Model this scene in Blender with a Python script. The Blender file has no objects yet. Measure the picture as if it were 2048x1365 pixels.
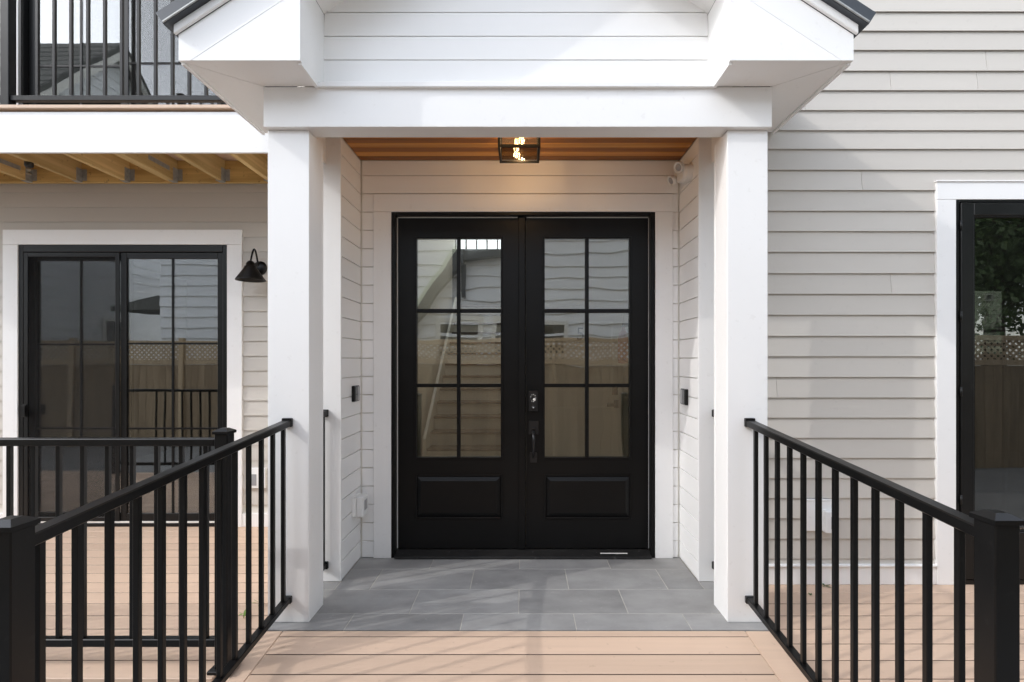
import bpy, bmesh, math, random
from mathutils import Vector, Matrix

random.seed(7)
scene = bpy.context.scene
COL = scene.collection

# ------------------------------------------------------------------ camera
F, CX, CY, EYE = 1033.0, 1046.0, 722.0, 1.407     # focal length and axis in photo pixels, eye height
cam_data = bpy.data.cameras.new('camera')
cam_data.sensor_width = 36.0
cam_data.lens = 36.0 * F / 2048.0
cam_data.shift_x = -(CX - 1024.0) / 2048.0
cam_data.shift_y = (CY - 682.5) / 2048.0
cam_data.clip_start, cam_data.clip_end = 0.05, 400.0
cam = bpy.data.objects.new('camera', cam_data)
COL.objects.link(cam)
cam.location = (0, 0, EYE)
cam.rotation_euler = (math.radians(90), 0, 0)
scene.camera = cam

# ------------------------------------------------------------------ light
LDIR = Vector((0.915, 0.400, -0.71)).normalized()      # direction the sunlight travels
elev = math.asin(-LDIR.z)
world = bpy.data.worlds.new('World')
scene.world = world
world.use_nodes = True
nt = world.node_tree
nt.nodes.clear()
wo = nt.nodes.new('ShaderNodeOutputWorld')
bg = nt.nodes.new('ShaderNodeBackground')
sky = nt.nodes.new('ShaderNodeTexSky')
sky.sky_type = 'NISHITA'
sky.sun_disc = False
sky.sun_elevation = elev
sky.sun_rotation = math.atan2(-LDIR.x, -LDIR.y)
sky.air_density, sky.dust_density, sky.ozone_density = 1.0, 0.9, 1.0
hs = nt.nodes.new('ShaderNodeHueSaturation')
hs.inputs['Saturation'].default_value = 0.36           # thin bright haze whitens and brightens the sky
hs.inputs['Value'].default_value = 1.9
nt.links.new(sky.outputs[0], hs.inputs['Color'])
nt.links.new(hs.outputs[0], bg.inputs['Color'])
bg.inputs['Strength'].default_value = 0.15
nt.links.new(bg.outputs[0], wo.inputs['Surface'])

sun_data = bpy.data.lights.new('sun', 'SUN')
sun_data.energy = 0.58
sun_data.angle = math.radians(0.55)
sun_data.color = (1.0, 0.98, 0.96)
sun = bpy.data.objects.new('sun', sun_data)
COL.objects.link(sun)
sun.location = (-12, -6, 12)
sun.rotation_euler = LDIR.to_track_quat('-Z', 'Y').to_euler()

vs = scene.view_settings
vs.view_transform, vs.look, vs.gamma = 'Standard', 'None', 1.0
vs.exposure = 1.05
scene.display_settings.display_device = 'sRGB'
cy = scene.cycles
cy.use_denoising = True
cy.denoiser = 'OPENIMAGEDENOISE'
cy.max_bounces = 14
cy.diffuse_bounces = 6
cy.glossy_bounces = 6
cy.transparent_max_bounces = 24
cy.transmission_bounces = 8
cy.sample_clamp_indirect = 6.0
cy.caustics_reflective = False
cy.caustics_refractive = False

# ------------------------------------------------------------------ pixel helpers
def X(u, d): return (u - CX) * d / F
def Z(v, d): return EYE - (v - CY) * d / F
def srgb(r, g, b):
    f = lambda c: (c / 255) / 12.92 if c / 255 <= 0.04045 else ((c / 255 + 0.055) / 1.055) ** 2.4
    return (f(r), f(g), f(b))

# ------------------------------------------------------------------ materials
MATS = {}
def material(name, base, rough=0.5, var=0.0, vscale=(3, 3, 3), rnd=0.0, bump=0.0, bscale=(40, 40, 40),
             metal=0.0, spec=0.5, dirt=0.0, dirt_col=(0.1, 0.08, 0.06), coat=0.0, rvar=0.0, base2=None, vdetail=4.0):
    m = bpy.data.materials.new(name)
    m.use_nodes = True
    n, l = m.node_tree.nodes, m.node_tree.links
    p = n['Principled BSDF']
    p.inputs['Roughness'].default_value = rough
    p.inputs['Metallic'].default_value = metal
    p.inputs['Specular IOR Level'].default_value = spec
    p.inputs['Coat Weight'].default_value = coat
    geo = n.new('ShaderNodeNewGeometry')
    oi = n.new('ShaderNodeObjectInfo')
    off = n.new('ShaderNodeVectorMath'); off.operation = 'MULTIPLY_ADD'
    comb = n.new('ShaderNodeCombineXYZ')
    for k in range(3): l.new(oi.outputs['Random'], comb.inputs[k])
    l.new(comb.outputs[0], off.inputs[0])
    off.inputs[1].default_value = (37, 53, 71)
    l.new(geo.outputs['Position'], off.inputs[2])
    def noise(scale, detail=4.0, rough_=0.55):
        mp = n.new('ShaderNodeMapping'); mp.inputs['Scale'].default_value = scale
        l.new(off.outputs[0], mp.inputs['Vector'])
        t = n.new('ShaderNodeTexNoise'); t.inputs['Scale'].default_value = 1.0
        t.inputs['Detail'].default_value = detail; t.inputs['Roughness'].default_value = rough_
        l.new(mp.outputs[0], t.inputs['Vector'])
        return t.outputs['Fac']
    def mathn(op, a, b=None):
        t = n.new('ShaderNodeMath'); t.operation = op
        for i, v in enumerate((a, b)):
            if v is None: continue
            if isinstance(v, (int, float)): t.inputs[i].default_value = v
            else: l.new(v, t.inputs[i])
        return t.outputs[0]
    col = None
    if base2 is not None:
        mx = n.new('ShaderNodeMix'); mx.data_type = 'RGBA'
        rp = n.new('ShaderNodeMapRange'); rp.inputs[1].default_value = 0.35; rp.inputs[2].default_value = 0.65
        l.new(noise(vscale, vdetail), rp.inputs[0])
        l.new(rp.outputs[0], mx.inputs[0])
        mx.inputs[6].default_value = (*base, 1); mx.inputs[7].default_value = (*base2, 1)
        col = mx.outputs[2]
    fac = None
    if var and base2 is None:
        fac = mathn('MULTIPLY_ADD', noise(vscale, vdetail), var * 2)
        fac.node.inputs[2].default_value = 1 - var
    if rnd:
        r = mathn('MULTIPLY_ADD', oi.outputs['Random'], rnd)
        r.node.inputs[2].default_value = 1 - rnd / 2
        fac = r if fac is None else mathn('MULTIPLY', fac, r)
    if fac is not None:
        mul = n.new('ShaderNodeMix'); mul.data_type = 'RGBA'; mul.blend_type = 'MULTIPLY'
        mul.inputs[0].default_value = 1.0
        if col is None: mul.inputs[6].default_value = (*base, 1)
        else: l.new(col, mul.inputs[6])
        cc = n.new('ShaderNodeCombineColor')
        for k in range(3): l.new(fac, cc.inputs[k])
        l.new(cc.outputs[0], mul.inputs[7])
        col = mul.outputs[2]
    if dirt:
        mx = n.new('ShaderNodeMix'); mx.data_type = 'RGBA'
        rp = n.new('ShaderNodeMapRange'); rp.inputs[1].default_value = 0.66; rp.inputs[2].default_value = 0.74
        rp.inputs[4].default_value = dirt
        l.new(noise((26, 26, 26), 2.0), rp.inputs[0])
        l.new(rp.outputs[0], mx.inputs[0])
        if col is None: mx.inputs[6].default_value = (*base, 1)
        else: l.new(col, mx.inputs[6])
        mx.inputs[7].default_value = (*dirt_col, 1)
        col = mx.outputs[2]
    if col is None: p.inputs['Base Color'].default_value = (*base, 1)
    else: l.new(col, p.inputs['Base Color'])
    if rvar:
        rr = mathn('MULTIPLY_ADD', noise((9, 9, 9), 5.0), rvar * 2)
        rr.node.inputs[2].default_value = rough - rvar
        l.new(rr, p.inputs['Roughness'])
    if bump:
        b = n.new('ShaderNodeBump'); b.inputs['Strength'].default_value = bump
        b.inputs['Distance'].default_value = 0.004
        l.new(noise(bscale, 3.0), b.inputs['Height'])
        l.new(b.outputs[0], p.inputs['Normal'])
    MATS[name] = m
    return m

white = material('white_trim_paint', (0.825, 0.82, 0.81), 0.5, var=0.035, vscale=(2, 2, 1.2), rnd=0.03, bump=0.06, bscale=(60, 60, 60), dirt=0.10, rvar=0.06, dirt_col=(0.45, 0.42, 0.38))
shiplap = material('white_shiplap_paint', (0.84, 0.835, 0.825), 0.48, var=0.03, vscale=(1.5, 1.5, 3), rnd=0.05, bump=0.05, bscale=(20, 60, 60), rvar=0.05)
siding = material('greige_siding_paint', (0.535, 0.503, 0.458), 0.6, var=0.04, vscale=(0.8, 2, 4), rnd=0.07, bump=0.12, bscale=(6, 60, 90), dirt=0.10, dirt_col=(0.32, 0.30, 0.27), rvar=0.06)
deck = material('tan_composite_decking', (0.60, 0.435, 0.32), 0.55, var=0.10, vscale=(1.4, 34, 34), rnd=0.13, bump=0.3, bscale=(9, 170, 170), dirt=0.28, dirt_col=(0.34, 0.235, 0.17), rvar=0.08)
gapshade = material('board_gap_shade', (0.15, 0.10, 0.07), 0.9)  # dark board edges: the shade in the gaps is put into this colour
slate = material('grey_slate_tile', (0.275, 0.271, 0.264), 0.55, var=0.42, vscale=(4.5, 7, 4), rnd=0.22, bump=0.22, bscale=(14, 30, 30), dirt=0.30, dirt_col=(0.40, 0.395, 0.38), rvar=0.12, vdetail=7)
grout = material('cream_grout', (0.46, 0.435, 0.39), 0.9, var=0.4, vscale=(9, 9, 9))
black = material('black_powder_coat', (0.0035, 0.0035, 0.0036), 0.34, bump=0.05, bscale=(300, 300, 300), rvar=0.07, var=0.15, vscale=(5, 5, 5), spec=0.30, dirt=0.10, dirt_col=(0.05, 0.05, 0.05))
doorblk = material('black_satin_door_paint', (0.0035, 0.0035, 0.0036), 0.36, bump=0.05, bscale=(140, 140, 30), rvar=0.09, var=0.2, vscale=(3, 3, 2), spec=0.23)
sillblk = material('scuffed_black_sill', (0.014, 0.0135, 0.013), 0.42, var=0.35, vscale=(14, 14, 14), dirt=0.5, dirt_col=(0.10, 0.095, 0.09), rvar=0.12)
strip = material('pale_weatherstrip', (0.72, 0.70, 0.66), 0.5)
cedar2 = material('brown_cedar_board', (0.30, 0.105, 0.016), 0.45, base2=(0.19, 0.060, 0.009), vscale=(0.7, 22, 22), rnd=0.3, bump=0.10, bscale=(4, 90, 90), vdetail=5)
cedar = material('orange_cedar_board', (0.58, 0.27, 0.06), 0.45, base2=(0.44, 0.18, 0.034), vscale=(0.7, 22, 22), rnd=0.3, bump=0.10, bscale=(4, 90, 90), vdetail=5)
pine = material('treated_pine', (0.70, 0.51, 0.24), 0.7, base2=(0.48, 0.33, 0.13), vscale=(16, 1.1, 22), rnd=0.30, bump=0.15, bscale=(60, 5, 90), dirt=0.35, dirt_col=(0.13, 0.06, 0.02), vdetail=6)
pinex = material('treated_pine_ledger', (0.66, 0.45, 0.17), 0.7, base2=(0.44, 0.28, 0.09), vscale=(1.1, 16, 26), bump=0.15, bscale=(5, 60, 90), dirt=0.5, dirt_col=(0.10, 0.045, 0.015), vdetail=6)
galv = material('galvanized_steel', (0.36, 0.37, 0.36), 0.5, metal=0.35, var=0.4, vscale=(40, 40, 40))
roofm = material('dark_metal_roof_edge', (0.035, 0.041, 0.050), 0.42, rvar=0.08, spec=0.5)
orange = material('orange_plastic', (0.85, 0.17, 0.02), 0.4)
brass = material('brass_fitting', (0.32, 0.27, 0.2), 0.35, metal=0.8)
plastic = material('white_plastic', (0.74, 0.74, 0.73), 0.35)
greyp = material('grey_plastic', (0.30, 0.30, 0.31), 0.3)
inwall = material('interior_cream_wall', (0.76, 0.72, 0.62), 0.8, var=0.03)
inwhite = material('interior_white_paint', (0.74, 0.72, 0.66), 0.6)
inshade = material('interior_shade_wall', (0.09, 0.09, 0.085), 0.85)  # charcoal colour stands in for shade at the back of the hall
hardware = material('black_door_hardware', (0.011, 0.011, 0.0115), 0.30, spec=0.42)
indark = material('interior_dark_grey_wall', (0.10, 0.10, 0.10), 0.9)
tread = material('brown_stair_tread', (0.075, 0.040, 0.020), 0.4, var=0.2, vscale=(2, 20, 20))
infloor = material('interior_wood_floor', (0.46, 0.37, 0.26), 0.4, var=0.2, vscale=(2, 20, 20))
red = material('red_enamel', (0.42, 0.03, 0.02), 0.3)
nwhite = material('neighbour_white_siding', (0.78, 0.79, 0.79), 0.6, var=0.05, vscale=(0.5, 0.5, 3), rnd=0.06)
npale = material('pale_green_siding', (0.62, 0.68, 0.52), 0.6, var=0.05, rnd=0.05)
picketm = material('weathered_fence_picket', (0.33, 0.245, 0.155), 0.8, base2=(0.25, 0.18, 0.11), vscale=(9, 9, 1.2), rnd=0.25, bump=0.2, bscale=(60, 60, 6))
fencem = material('tan_cedar_fence', (0.52, 0.40, 0.26), 0.8, base2=(0.43, 0.32, 0.20), vscale=(9, 9, 1.2), rnd=0.18, bump=0.2, bscale=(60, 60, 6))
shingle = material('grey_roof_shingle', (0.115, 0.115, 0.105), 0.9, var=0.35, vscale=(9, 9, 9), rnd=0.25, bump=0.3, bscale=(90, 90, 90))
asphalt = material('driveway_concrete', (0.27, 0.265, 0.255), 0.9, var=0.25, vscale=(2, 2, 2), bump=0.4, bscale=(60, 60, 60))
bark = material('tree_bark', (0.07, 0.05, 0.035), 0.9, var=0.3, vscale=(8, 8, 2), bump=0.6, bscale=(30, 30, 6))
leafm = material('tree_leaf', (0.055, 0.095, 0.025), 0.5, rnd=0.2, var=0.4, vscale=(2, 2, 2))
thujam = material('arborvitae_leaf', (0.07, 0.125, 0.025), 0.6, var=0.45, vscale=(4, 4, 4))
weedm = material('weed_leaf', (0.16, 0.26, 0.035), 0.5, var=0.2, vscale=(30, 30, 30))
wglassdark = material('neighbour_window_dark', (0.03, 0.035, 0.035), 0.08, spec=0.8)
paper_glare = material('white_sticker_and_glare', (0.75, 0.74, 0.70), 0.5)

def glass_mat(name, tint, ior, wavy=0.0, wscale=3.0, rough=0.0):
    m = bpy.data.materials.new(name); m.use_nodes = True
    n, l = m.node_tree.nodes, m.node_tree.links
    n.clear()
    out = n.new('ShaderNodeOutputMaterial')
    mix = n.new('ShaderNodeMixShader')
    tr = n.new('ShaderNodeBsdfTransparent'); tr.inputs[0].default_value = (*tint, 1)
    gl = n.new('ShaderNodeBsdfGlossy'); gl.inputs['Roughness'].default_value = rough
    # Schlick reflectance from the facing angle, the same for both faces of the pane
    r0 = ior
    gi = n.new('ShaderNodeNewGeometry')
    dt = n.new('ShaderNodeVectorMath'); dt.operation = 'DOT_PRODUCT'
    l.new(gi.outputs['Incoming'], dt.inputs[0]); l.new(gi.outputs['True Normal'], dt.inputs[1])
    ab = n.new('ShaderNodeMath'); ab.operation = 'ABSOLUTE'; l.new(dt.outputs['Value'], ab.inputs[0])
    om = n.new('ShaderNodeMath'); om.operation = 'SUBTRACT'; om.inputs[0].default_value = 1.0; l.new(ab.outputs[0], om.inputs[1])
    pw = n.new('ShaderNodeMath'); pw.operation = 'POWER'; l.new(om.outputs[0], pw.inputs[0]); pw.inputs[1].default_value = 5.0
    fr = n.new('ShaderNodeMath'); fr.operation = 'MULTIPLY_ADD'; l.new(pw.outputs[0], fr.inputs[0])
    fr.inputs[1].default_value = 1 - r0; fr.inputs[2].default_value = r0
    if wavy:
        geo = n.new('ShaderNodeNewGeometry'); oi = n.new('ShaderNodeObjectInfo')
        cb = n.new('ShaderNodeCombineXYZ'); va = n.new('ShaderNodeVectorMath'); va.operation = 'MULTIPLY_ADD'
        for k in range(3): l.new(oi.outputs['Random'], cb.inputs[k])
        l.new(cb.outputs[0], va.inputs[0]); va.inputs[1].default_value = (9, 13, 17)
        l.new(geo.outputs['Position'], va.inputs[2])
        t = n.new('ShaderNodeTexNoise'); t.inputs['Scale'].default_value = wscale; t.inputs['Detail'].default_value = 1.0
        l.new(va.outputs[0], t.inputs['Vector'])
        b = n.new('ShaderNodeBump'); b.inputs['Strength'].default_value = 1.0; b.inputs['Distance'].default_value = wavy
        l.new(t.outputs['Fac'], b.inputs['Height'])
        l.new(b.outputs[0], gl.inputs['Normal'])
    l.new(fr.outputs[0], mix.inputs[0]); l.new(tr.outputs[0], mix.inputs[1]); l.new(gl.outputs[0], mix.inputs[2])
    l.new(mix.outputs[0], out.inputs['Surface'])
    MATS[name] = m
    return m
doorglass = glass_mat('door_glass', (0.93, 0.93, 0.88), 0.22, wavy=0.0022, wscale=2.6)
stormglass = glass_mat('storm_glass', (0.75, 0.76, 0.74), 0.10, wavy=0.0012, wscale=1.6)
sliderglass = glass_mat('slider_glass', (0.80, 0.82, 0.80), 0.21, wavy=0.0012, wscale=1.6)
lampglass = glass_mat('lantern_glass', (0.86, 0.85, 0.83), 0.045)
bulbglass = glass_mat('bulb_glass', (1.0, 0.95, 0.84), 0.03)

def screen_mat(name='bug_screen', dens=0.24):
    m = bpy.data.materials.new(name); m.use_nodes = True
    n, l = m.node_tree.nodes, m.node_tree.links
    n.clear()
    out = n.new('ShaderNodeOutputMaterial'); mix = n.new('ShaderNodeMixShader')
    tr = n.new('ShaderNodeBsdfTransparent'); df = n.new('ShaderNodeBsdfDiffuse')
    df.inputs[0].default_value = (0.035, 0.034, 0.033, 1)
    mix.inputs[0].default_value = dens
    l.new(tr.outputs[0], mix.inputs[1]); l.new(df.outputs[0], mix.inputs[2]); l.new(mix.outputs[0], out.inputs['Surface'])
    return m
screenm = screen_mat()
screendense = screen_mat('dense_bug_screen', 0.55)
screenthin = screen_mat('thin_bug_screen', 0.18)
def emit_mat(name, col, strength):
    m = bpy.data.materials.new(name); m.use_nodes = True
    n, l = m.node_tree.nodes, m.node_tree.links
    n.clear()
    out = n.new('ShaderNodeOutputMaterial'); e = n.new('ShaderNodeEmission')
    e.inputs[0].default_value = (*col, 1); e.inputs[1].default_value = strength
    l.new(e.outputs[0], out.inputs['Surface'])
    return m
filament = emit_mat('glowing_filament', (1.0, 0.68, 0.30), 3.5)

# ------------------------------------------------------------------ builders
WM = {}
CACHE = {}
def place(o, parent, M):
    COL.objects.link(o)
    if parent is not None:
        o.parent = parent
        o.matrix_basis = WM[parent.name].inverted() @ M
    else:
        o.matrix_basis = M
    WM[o.name] = M
    return o
def thing(name, label, cat, loc=(0, 0, 0), group=None):
    o = bpy.data.objects.new(name, None)
    o.empty_display_size = 0.1
    place(o, None, Matrix.Translation(loc))
    o['label'] = label; o['category'] = cat
    if group: o['group'] = group
    return o
def tag(o, label, cat, group=None):
    o['label'] = label; o['category'] = cat
    if group: o['group'] = group
    return o
def struct(o):
    o['kind'] = 'structure'
    return o
def setting(name, loc=(0, 0, 0)):
    o = bpy.data.objects.new(name, None)
    place(o, None, Matrix.Translation(loc))
    o['kind'] = 'structure'
    return o
def finish(bm, name, m, smooth=False):
    me = bpy.data.meshes.new(name)
    bmesh.ops.recalc_face_normals(bm, faces=bm.faces)
    bm.to_mesh(me); bm.free()
    me.materials.append(m)
    if smooth:
        for p in me.polygons: p.use_smooth = True
    return me
def add_box(bm, x0, x1, y0, y1, z0, z1):
    vs_ = [bm.verts.new((x, y, z)) for x in (x0, x1) for y in (y0, y1) for z in (z0, z1)]
    for f in ((0, 1, 3, 2), (4, 6, 7, 5), (0, 4, 5, 1), (2, 3, 7, 6), (0, 2, 6, 4), (1, 5, 7, 3)):
        bm.faces.new([vs_[i] for i in f])
def box(par, name, x0, x1, y0, y1, z0, z1, m, bev=0.002, rot=None, side=None):
    x0, x1 = sorted((x0, x1)); y0, y1 = sorted((y0, y1)); z0, z1 = sorted((z0, z1))
    hx, hy, hz = (x1 - x0) / 2, (y1 - y0) / 2, (z1 - z0) / 2
    bev = min(bev, 0.3 * min(hx, hy, hz))
    key = (round(hx, 4), round(hy, 4), round(hz, 4), m.name, round(bev, 4), name)
    me = CACHE.get(key)
    if me is None:
        bm = bmesh.new()
        add_box(bm, -hx, hx, -hy, hy, -hz, hz)
        if bev > 0:
            bmesh.ops.bevel(bm, geom=list(bm.edges), offset=bev, segments=1, affect='EDGES')
        me = CACHE[key] = finish(bm, name, m)
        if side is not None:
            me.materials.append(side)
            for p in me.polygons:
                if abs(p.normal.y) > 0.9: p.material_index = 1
    M = Matrix.Translation(((x0 + x1) / 2, (y0 + y1) / 2, (z0 + z1) / 2))
    if rot is not None: M = M @ rot
    return place(bpy.data.objects.new(name, me), par, M)
def origin_of(par):
    return WM[par.name].translation.copy() if par is not None else Vector((0, 0, 0))
def mesh_obj(par, name, bm, m, smooth=False, center=None):
    """bm holds world coordinates; the object's origin is put at the centre of its verts"""
    if center is None:
        center = Vector((0, 0, 0))
        for v in bm.verts: center += v.co
        center /= max(1, len(bm.verts))
    bmesh.ops.translate(bm, verts=bm.verts, vec=-Vector(center))
    return place(bpy.data.objects.new(name, finish(bm, name, m, smooth)), par, Matrix.Translation(center))
def boxes(par, name, lst, m, bev=0.0015):
    bm = bmesh.new()
    for b in lst: add_box(bm, *b)
    if bev: bmesh.ops.bevel(bm, geom=list(bm.edges), offset=bev, segments=1, affect='EDGES')
    return mesh_obj(par, name, bm, m)
def add_prism(bm, pts, a0, a1, axis):
    def p3(p, a):
        return {'x': (a, p[0], p[1]), 'y': (p[0], a, p[1]), 'z': (p[0], p[1], a)}[axis]
    A = [bm.verts.new(p3(p, a0)) for p in pts]
    B = [bm.verts.new(p3(p, a1)) for p in pts]
    bm.faces.new(A); bm.faces.new(list(reversed(B)))
    k = len(pts)
    for i in range(k):
        bm.faces.new([A[i], B[i], B[(i + 1) % k], A[(i + 1) % k]])
def prism(par, name, pts, a0, a1, axis, m, bev=0.0):
    bm = bmesh.new()
    add_prism(bm, pts, a0, a1, axis)
    if bev: bmesh.ops.bevel(bm, geom=list(bm.edges), offset=bev, segments=1, affect='EDGES')
    return mesh_obj(par, name, bm, m)
def add_tube(bm, path, radii, seg=12):
    path = [Vector(p) for p in path]
    if isinstance(radii, (int, float)): radii = [radii] * len(path)
    rings = []
    up = None
    for i, p in enumerate(path):
        t = (path[min(i + 1, len(path) - 1)] - path[max(i - 1, 0)]).normalized()
        if up is None:
            up = t.orthogonal().normalized()
        up = (up - t * up.dot(t)).normalized()
        s = t.cross(up)
        rings.append([bm.verts.new(p + (up * math.cos(2 * math.pi * k / seg) + s * math.sin(2 * math.pi * k / seg)) * radii[i]) for k in range(seg)])
    for a, b in zip(rings, rings[1:]):
        for k in range(seg):
            bm.faces.new([a[k], a[(k + 1) % seg], b[(k + 1) % seg], b[k]])
    bm.faces.new(rings[0]); bm.faces.new(list(reversed(rings[-1])))
def tube(par, name, path, radii, m, seg=12):
    bm = bmesh.new(); add_tube(bm, path, radii, seg)
    return mesh_obj(par, name, bm, m, smooth=True)
def lathe(par, name, prof, origin, axis, m, seg=28):
    """prof: list of (radius, height along axis)"""
    axis = Vector(axis).normalized(); a = axis.orthogonal().normalized(); b = axis.cross(a)
    bm = bmesh.new(); rings = []
    for r, h in prof:
        r = max(r, 0.0004)
        rings.append([bm.verts.new(Vector(origin) + axis * h + (a * math.cos(2 * math.pi * k / seg) + b * math.sin(2 * math.pi * k / seg)) * r) for k in range(seg)])
    for p, q in zip(rings, rings[1:]):
        for k in range(seg): bm.faces.new([p[k], p[(k + 1) % seg], q[(k + 1) % seg], q[k]])
    bm.faces.new(rings[0]); bm.faces.new(list(reversed(rings[-1])))
    o = mesh_obj(par, name, bm, m, smooth=True)
    return o
def frustum_y(par, name, x0, x1, z0, z1, yb, yf, inset, m):
    """raised field facing the camera: base at yb, top at yf (smaller y), sides sloping in by inset"""
    bm = bmesh.new()
    A = [bm.verts.new(p) for p in ((x0, yb, z0), (x1, yb, z0), (x1, yb, z1), (x0, yb, z1))]
    i = inset
    B = [bm.verts.new(p) for p in ((x0 + i, yf, z0 + i), (x1 - i, yf, z0 + i), (x1 - i, yf, z1 - i), (x0 + i, yf, z1 - i))]
    bm.faces.new(A); bm.faces.new(B)
    for k in range(4): bm.faces.new([A[k], A[(k + 1) % 4], B[(k + 1) % 4], B[k]])
    return mesh_obj(par, name, bm, m)
def frame_y(par, name, x0, x1, z0, z1, w, y0, y1, m, bev=0.002, wb=None, wt=None):
    wb = w if wb is None else wb; wt = w if wt is None else wt
    return boxes(par, name, [(x0, x0 + w, y0, y1, z0, z1), (x1 - w, x1, y0, y1, z0, z1),
                             (x0 + w, x1 - w, y0, y1, z1 - wt, z1), (x0 + w, x1 - w, y0, y1, z0, z0 + wb)], m, bev)

def clapboards(par, x0, x1, yw, edges, m, holes=(), seams=(), bevel_y=-1):
    """edges: heights of the butt edges, any order; boards overlap the course below. holes: (hx0,hx1,hz0,hz1)"""
    es = sorted(edges)
    for i, z in enumerate(es):
        zt = es[i + 1] if i + 1 < len(es) else z + 0.13
        segs = [(x0, x1)]
        for hx0, hx1, hz0, hz1 in holes:
            if zt > hz0 + 0.005 and z < hz1 - 0.02:
                ns = []
                for a, b in segs:
                    if b <= hx0 or a >= hx1: ns.append((a, b)); continue
                    if a < hx0: ns.append((a, hx0))
                    if b > hx1: ns.append((hx1, b))
                segs = ns
        for sx, sz in seams:
            if z - 0.01 < sz < zt - 0.01:
                ns = []
                for a, b in segs:
                    if a < sx < b: ns += [(a, sx - 0.001), (sx + 0.001, b)]
                    else: ns.append((a, b))
                segs = ns
        for hx0, hx1, hz0, hz1 in holes:      # ripped board over the head of an opening
            if z < hz1 - 0.02 and zt > hz1 + 0.012:
                yb_ = yw - 0.0190 + 0.0155 * (hz1 - z) / (zt - z + 0.024)
                prism(par, 'clapboard', [(yb_, hz1 + 0.001), (yw - 0.0035, zt + 0.024), (yw - 0.0005, zt + 0.024), (yw - 0.0005, hz1 + 0.001)], max(hx0, x0), min(hx1, x1), 'x', m)
        for a, b in segs:
            if b - a < 0.02: continue
            h = zt - z + 0.024
            prism(par, 'clapboard', [(yw - 0.0190, z), (yw - 0.0035, z + h), (yw - 0.0005, z + h), (yw - 0.0005, z + 0.030), (yw - 0.0095, z + 0.028), (yw - 0.0110, z)], a, b, 'x', m)

def shiplap_y(par, x0, x1, y0, y1, edges, m, holes=()):
    es = sorted(edges)
    for z, zt in zip(es, es[1:]):
        segs = [(x0, x1)]
        for hx0, hx1, hz0, hz1 in holes:
            if zt > hz0 + 0.01 and z < hz1 - 0.01:
                ns = []
                for a, b in segs:
                    if b <= hx0 or a >= hx1: ns.append((a, b)); continue
                    if a < hx0: ns.append((a, hx0))
                    if b > hx1: ns.append((hx1, b))
                segs = ns
        for a, b in segs:
            box(par, 'shiplap_board', a, b, y0, y1, z + 0.0028, zt - 0.0028, m, 0.0015)

# ================================================================== SETTING
ground = bmesh.new()
add_box(ground, -90, 90, -90, 110, -0.60, -0.42)
struct(mesh_obj(None, 'ground', ground, asphalt))

# porch floor of slate tiles
DECKZ = -0.018
pf = setting('porch_floor', (0, 3.2, 0))
box(pf, 'mortar_bed', -1.385, 1.325, 2.705, 3.289, -0.10, -0.0014, grout, 0)
box(pf, 'mortar_bed', -1.162, 1.12, 3.289, 3.80, -0.10, -0.0014, grout, 0)
rows = [(2.700, 2.874, (-0.938, -0.330, 0.280, 0.885), -1.387, 1.327),
        (2.874, 3.180, (-1.245, -0.635, -0.0246, 0.5864, 1.196), -1.387, 1.327),
        (3.180, 3.489, (-0.946, -0.328, 0.2817, 0.894), -1.387, 1.327),
        (3.489, 3.74, (-0.634, -0.024, 0.593), -1.162, 1.12)]
for ya, yb, js, xl, xr in rows:
    xs = [xl] + list(js) + [xr]
    for a, b in zip(xs, xs[1:]):
        if ya == 3.180:   # this course runs from the open porch into the alcove
            a, b = max(a, -1.162 if a < -1.0 else a), min(b, 1.12)
        g = 0.0021
        box(pf, 'slate_tile', a + g, b - g, ya + g, yb - g, -0.02, 0.0, slate, 0.0012)
for a, b in ((-1.387, -1.1637), (1.1217, 1.327)):
    box(pf, 'slate_tile', a, b, 3.1817, 3.287, -0.02, 0.0, slate, 0.0012)

# ramp of composite boards, sloping down towards the viewer
SL = 0.0833
ramp = thing('entry_ramp', 'tan composite board ramp sloping down from the slate porch floor', 'ramp', (-0.05, 1.0, -0.3))
ROT = Matrix.Rotation(math.atan(SL), 4, 'X')
def rz(y): return -(2.698 - y) * SL - 0.003
def slope_box(par, name, x0, x1, y0, y1, zt, h, m, bev=0.002):
    """box whose top lies on a line of the ramp's slope, height zt above the ramp surface"""
    yc = (y0 + y1) / 2
    L = (y1 - y0) / math.cos(math.atan(SL))
    zc = rz(yc) + zt - h / 2
    return box(par, name, x0, x1, yc - L / 2, yc + L / 2, zc - h / 2, zc + h / 2, m, bev, ROT, gapshade if name == 'ramp_board' else None)
BX0, BX1 = -1.2535, 1.1585
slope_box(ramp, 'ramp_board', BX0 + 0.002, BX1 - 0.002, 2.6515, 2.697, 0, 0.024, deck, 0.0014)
y = 2.649
while y > -1.1:
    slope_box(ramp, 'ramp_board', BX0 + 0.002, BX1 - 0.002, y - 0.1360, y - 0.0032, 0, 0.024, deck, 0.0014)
    y -= 0.1402
slope_box(ramp, 'border_board', BX0 - 0.137, BX0 - 0.0012, y, 2.697, 0, 0.024, deck, 0.003)
slope_box(ramp, 'border_board', BX1 + 0.0012, BX1 + 0.137, y, 2.697, 0, 0.024, deck, 0.003)
slope_box(ramp, 'joist', BX0 - 0.06, BX0 - 0.02, y, 2.69, -0.026, 0.09, pine, 0.002)
slope_box(ramp, 'joist', BX1 + 0.02, BX1 + 0.06, y, 2.69, -0.026, 0.09, pine, 0.002)
slope_box(ramp, 'joist', -0.06, -0.02, y, 2.69, -0.026, 0.09, pine, 0.002)
slope_box(ramp, 'skirt_board', BX0 - 0.160, BX0 - 0.1395, y, 2.31, -0.004, 0.12, white, 0.002)
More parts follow.
